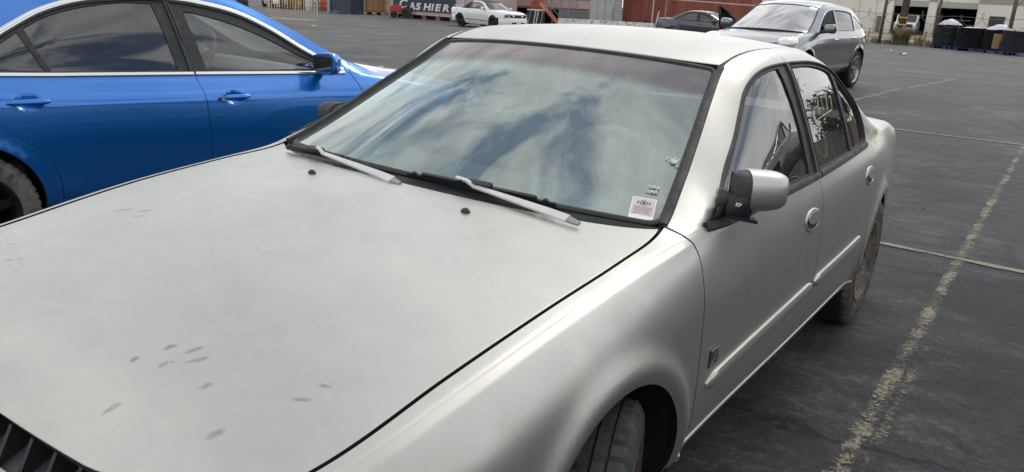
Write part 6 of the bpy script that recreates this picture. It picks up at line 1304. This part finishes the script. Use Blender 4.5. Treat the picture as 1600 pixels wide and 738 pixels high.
# grass tuft and dry weeds
def tuft(name, p, n, h, r0, m1, label, cat, seed, plume=None):
    r_ = random.Random(seed); q = empty(name, p, label=label, cat=cat)
    def blades(nm, n, h, r0, m, lean, wd, seedh=0):
        mb = MB()
        for i in range(n):
            a = r_.uniform(0, 6.28); rr = r0*math.sqrt(r_.random())*.6; bx, by = rr*math.cos(a), rr*math.sin(a); L_ = h*r_.uniform(.55, 1.05); a2 = a+r_.uniform(-.5, .5); k_ = r_.uniform(.1, lean); b0 = len(mb.v); s_ = Vector((-math.sin(a2), math.cos(a2), 0))*wd
            for f_ in (0, .4, .75, 1):
                c_ = Vector((bx+math.cos(a2)*L_*k_*f_**1.8, by+math.sin(a2)*L_*k_*f_**1.8, L_*f_*(1-.25*k_*f_))); w_ = (1-f_*.9) if not seedh else (.3 if f_ < .6 else 2.2-f_); mb.v += [tuple(c_-s_*w_), tuple(c_+s_*w_)]
            for j in range(3): mb.f.append((b0+2*j, b0+2*j+1, b0+2*j+3, b0+2*j+2))
        return tag(mb.build(nm, m, q), kind='stuff')
    blades('grass_blades', n, h, r0, m1, .8, .018)
    if plume: blades('seed_plumes', plume[0], plume[1], r0, plume[2], .5, .02, 1)
    return q
ggrass = mat('green_grass', (.11, .15, .035), .7, var=.5, vscale=3); dry = mat('dry_straw', (.30, .23, .13), .8, var=.3, vscale=3)
x, y, z = P2(1419, 49.6); tuft('fountain_grass', (x, y, 0), 520, .80, .62, ggrass, 'green fountain grass tuft at the foot of the utility pole', 'grass', 3, (110, 1.05, dry))
for i, (px, d, h, lab) in enumerate(((1352, 51.5, .45, 'sparse dry weed at the kerb beside the suv tail'), (1378, 50.3, .4, 'low dry weed left of the dark fence post'), (1449, 49.4, .8, 'leggy dry weed right of the grass tuft'), (1466, 48.8, .5, 'brown weed clump at the foot of the slim post'), (1398, 50, .35, 'short straw clump between fence post and utility pole'))):
    x, y, z = P2(px, d); tuft('dry_weed', (x, y, 0), 90, h, .35, dry, lab, 'weed', 20+i)
# wrapped bales on pallets
film = mat('black_stretch_film', (.007, .008, .010), .75, spec=.15, var=.3, vscale=3, bump=.5, bscale=7); film2 = mat('grey_black_film', (.018, .020, .025), .75, spec=.2, var=.3, vscale=3, bump=.5, bscale=6); bluep = mat('blue_pallet', (.02, .06, .22), .6, var=.2); card = mat('cardboard', (.36, .22, .12), .8, var=.12, vscale=4); clearf = mat('pale_film', (.62, .60, .66), .35, var=.15, vscale=6, bump=.6, bscale=9)
def bale(px, d, wd, hgt, m, label, top=None, rz=0, seed=0, sheet_card=False):
    x, y, z = P2(px, d); q = empty('wrapped_bale', (x, y, 0), R_(6)+rz, label=label, cat='bale'); r_ = random.Random(seed); mb = MB(); k_ = 28; rows = []
    for j in range(8):
        f_ = j/7; row = []
        for i in range(k_):
            a = 2*math.pi*i/k_; c, s = math.cos(a), math.sin(a); n_ = 5; rr = 1/(abs(c)**n_+abs(s)**n_)**(1/n_); b_ = 1+.03*math.sin(f_*7+i)+.03*r_.uniform(-1, 1)-.04*f_; row.append((wd/2*rr*c*b_, .5*rr*s*b_, .16+(hgt-.16)*f_+.03*r_.uniform(-1, 1)*(f_ > .05)))
        rows.append(row+[row[0]])
    mb.grid(rows); n0 = len(rows[0]); base = 7*n0; mb.f.append(tuple(range(base, base+n0-1))); mb.build('wrapped_load', m, q, True, sharp=60)
    for k2 in range(5): MB().box((-wd/2, -.5+k2*.22, .12), (wd/2, -.5+k2*.22+.12, .145)).build('pallet_board', bluep, q)
    for xx in (-wd/2+.02, -.06, wd/2-.14): MB().box((xx, -.52, 0), (xx+.12, .5, .118)).build('pallet_block', bluep, q)
    if top:
        mb = MB(); mb.grid([[(wd*.48*math.cos(a)*s_, .48*math.sin(a)*s_, hgt-.02+top*(1-s_**2)+.03*r_.uniform(-1, 1)) for a in np.linspace(0, 2*math.pi, 19)] for s_ in (1., .8, .55, .3, .02)]); mb.build('film_cap', clearf, q, True)
    if sheet_card: MB().box((-.25, -.60, .22), (.30, -.53, .92)).build('cardboard_sheet', card, q)
    return q
bale(1493, 48.6, 1.25, 1.18, film2, 'dark grey wrapped bale with pale film heaped on top, leftmost of the row', .32, R_(-8), 1)
bale(1513, 48.2, 1.0, 1.05, film, 'black wrapped bale tucked behind the second in the row', None, 0, 5)
bale(1531, 47.2, 1.45, 1.10, film, 'broad glossy black bale right of the pale-topped one', .06, R_(4), 2)
bale(1574, 46.6, 1.35, 1.10, film, 'black bale with a brown cardboard sheet leaning on its front', .28, 0, 3, True)
bale(1606, 45.6, 1.4, 1.08, film2, 'dark bale cut by the right edge of the picture', None, R_(5), 4)

# ================================================================== beside the viewer, seen only in reflections
for i, (x, y, rz, lab) in enumerate(((4.9, .6, 176, 'dark wrecked car in the next row, facing away'), (5.1, 6.6, 183, 'second dark car in the next row, behind the first'), (4.9, 12.6, 178, 'third dark car in the next row, far end'))):
    c_ = copy_tree(suv if i == 1 else cam_, None); c_.location = (x, y, 0); c_.rotation_euler = (0, 0, R_(rz)); tag(c_, lab, 'car', 'cars in the next row')
    remat(c_, blue, dk); remat(c_, suv_p, dk)
c_ = copy_tree(cam_, None); c_.location = (5.0, 12.9, 1.43); c_.rotation_euler = (0, 0, R_(184)); tag(c_, 'unseen dark car added on top of the third, to darken the side window reflection', 'car', 'cars in the next row'); remat(c_, blue, dk)  # added out of view so the lower side glass reflects something dark
blockw = mat('block_wall', (.20, .175, .14), .9, var=.25, vscale=1.2)
bw = empty('block_wall', (10.5, -30, 0), label='tan block wall along the far side of the lot', cat='wall')
for i in range(14): MB().box((0, i*8+.02, 0), (.25, i*8+7.98, 3.0)).build('wall_bay', blockw, bw); MB().box((-.06, i*8-.2, 0), (.31, i*8+.019, 3.1)).build('pier', blockw, bw)
leafm = mat('tree_leaf', (.05, .075, .025), .75, var=.5, vscale=2); bark = mat('bark', (.10, .08, .06), .9, var=.4)
def tree(p, h, label, seed):
    r_ = random.Random(seed); q = empty('shade_tree', p, label=label, cat='tree', group='trees behind the block wall'); tr = MB(); tr.tube([(0, 0, 0), (.1, .05, h*.3), (.0, .1, h*.55)], [.22, .17, .10], 10)
    tips = []
    for i in range(7):
        a = i*.9+r_.uniform(-.3, .3); e = Vector((math.cos(a)*h*.28*r_.uniform(.6, 1.1), math.sin(a)*h*.28, h*r_.uniform(.55, .9))); tr.tube([(.05, .05, h*.35+i*.15), tuple(e*.6+Vector((0, 0, h*.14))), tuple(e)], [.08, .05, .02], 6); tips.append(e)
    tr.build('trunk', bark, q, True); mb = MB()
    for i in range(2600):
        c_ = tips[r_.randrange(7)]+Vector((r_.gauss(0, .65), r_.gauss(0, .65), r_.gauss(.1, .5))); a, b_ = r_.uniform(0, 6.28), r_.uniform(-1, 1); u_ = Vector((math.cos(a), math.sin(a), b_))*.20; v_ = Vector((-math.sin(a), math.cos(a), r_.uniform(-1, 1)))*.13; n0 = len(mb.v); mb.v += [tuple(c_-u_), tuple(c_+v_), tuple(c_+u_), tuple(c_-v_)]; mb.f.append((n0, n0+1, n0+2, n0+3))
    tag(mb.build('crown', leafm, q), kind='stuff')
for i, (x, y, h) in enumerate(((9.3, 46, 6.2), (8.4, 54, 7))): tree((x, y, 0), h, ('leafy shade tree by the block wall, the nearer one', 'taller leafy shade tree by the block wall, the farther one')[i], 40+i)
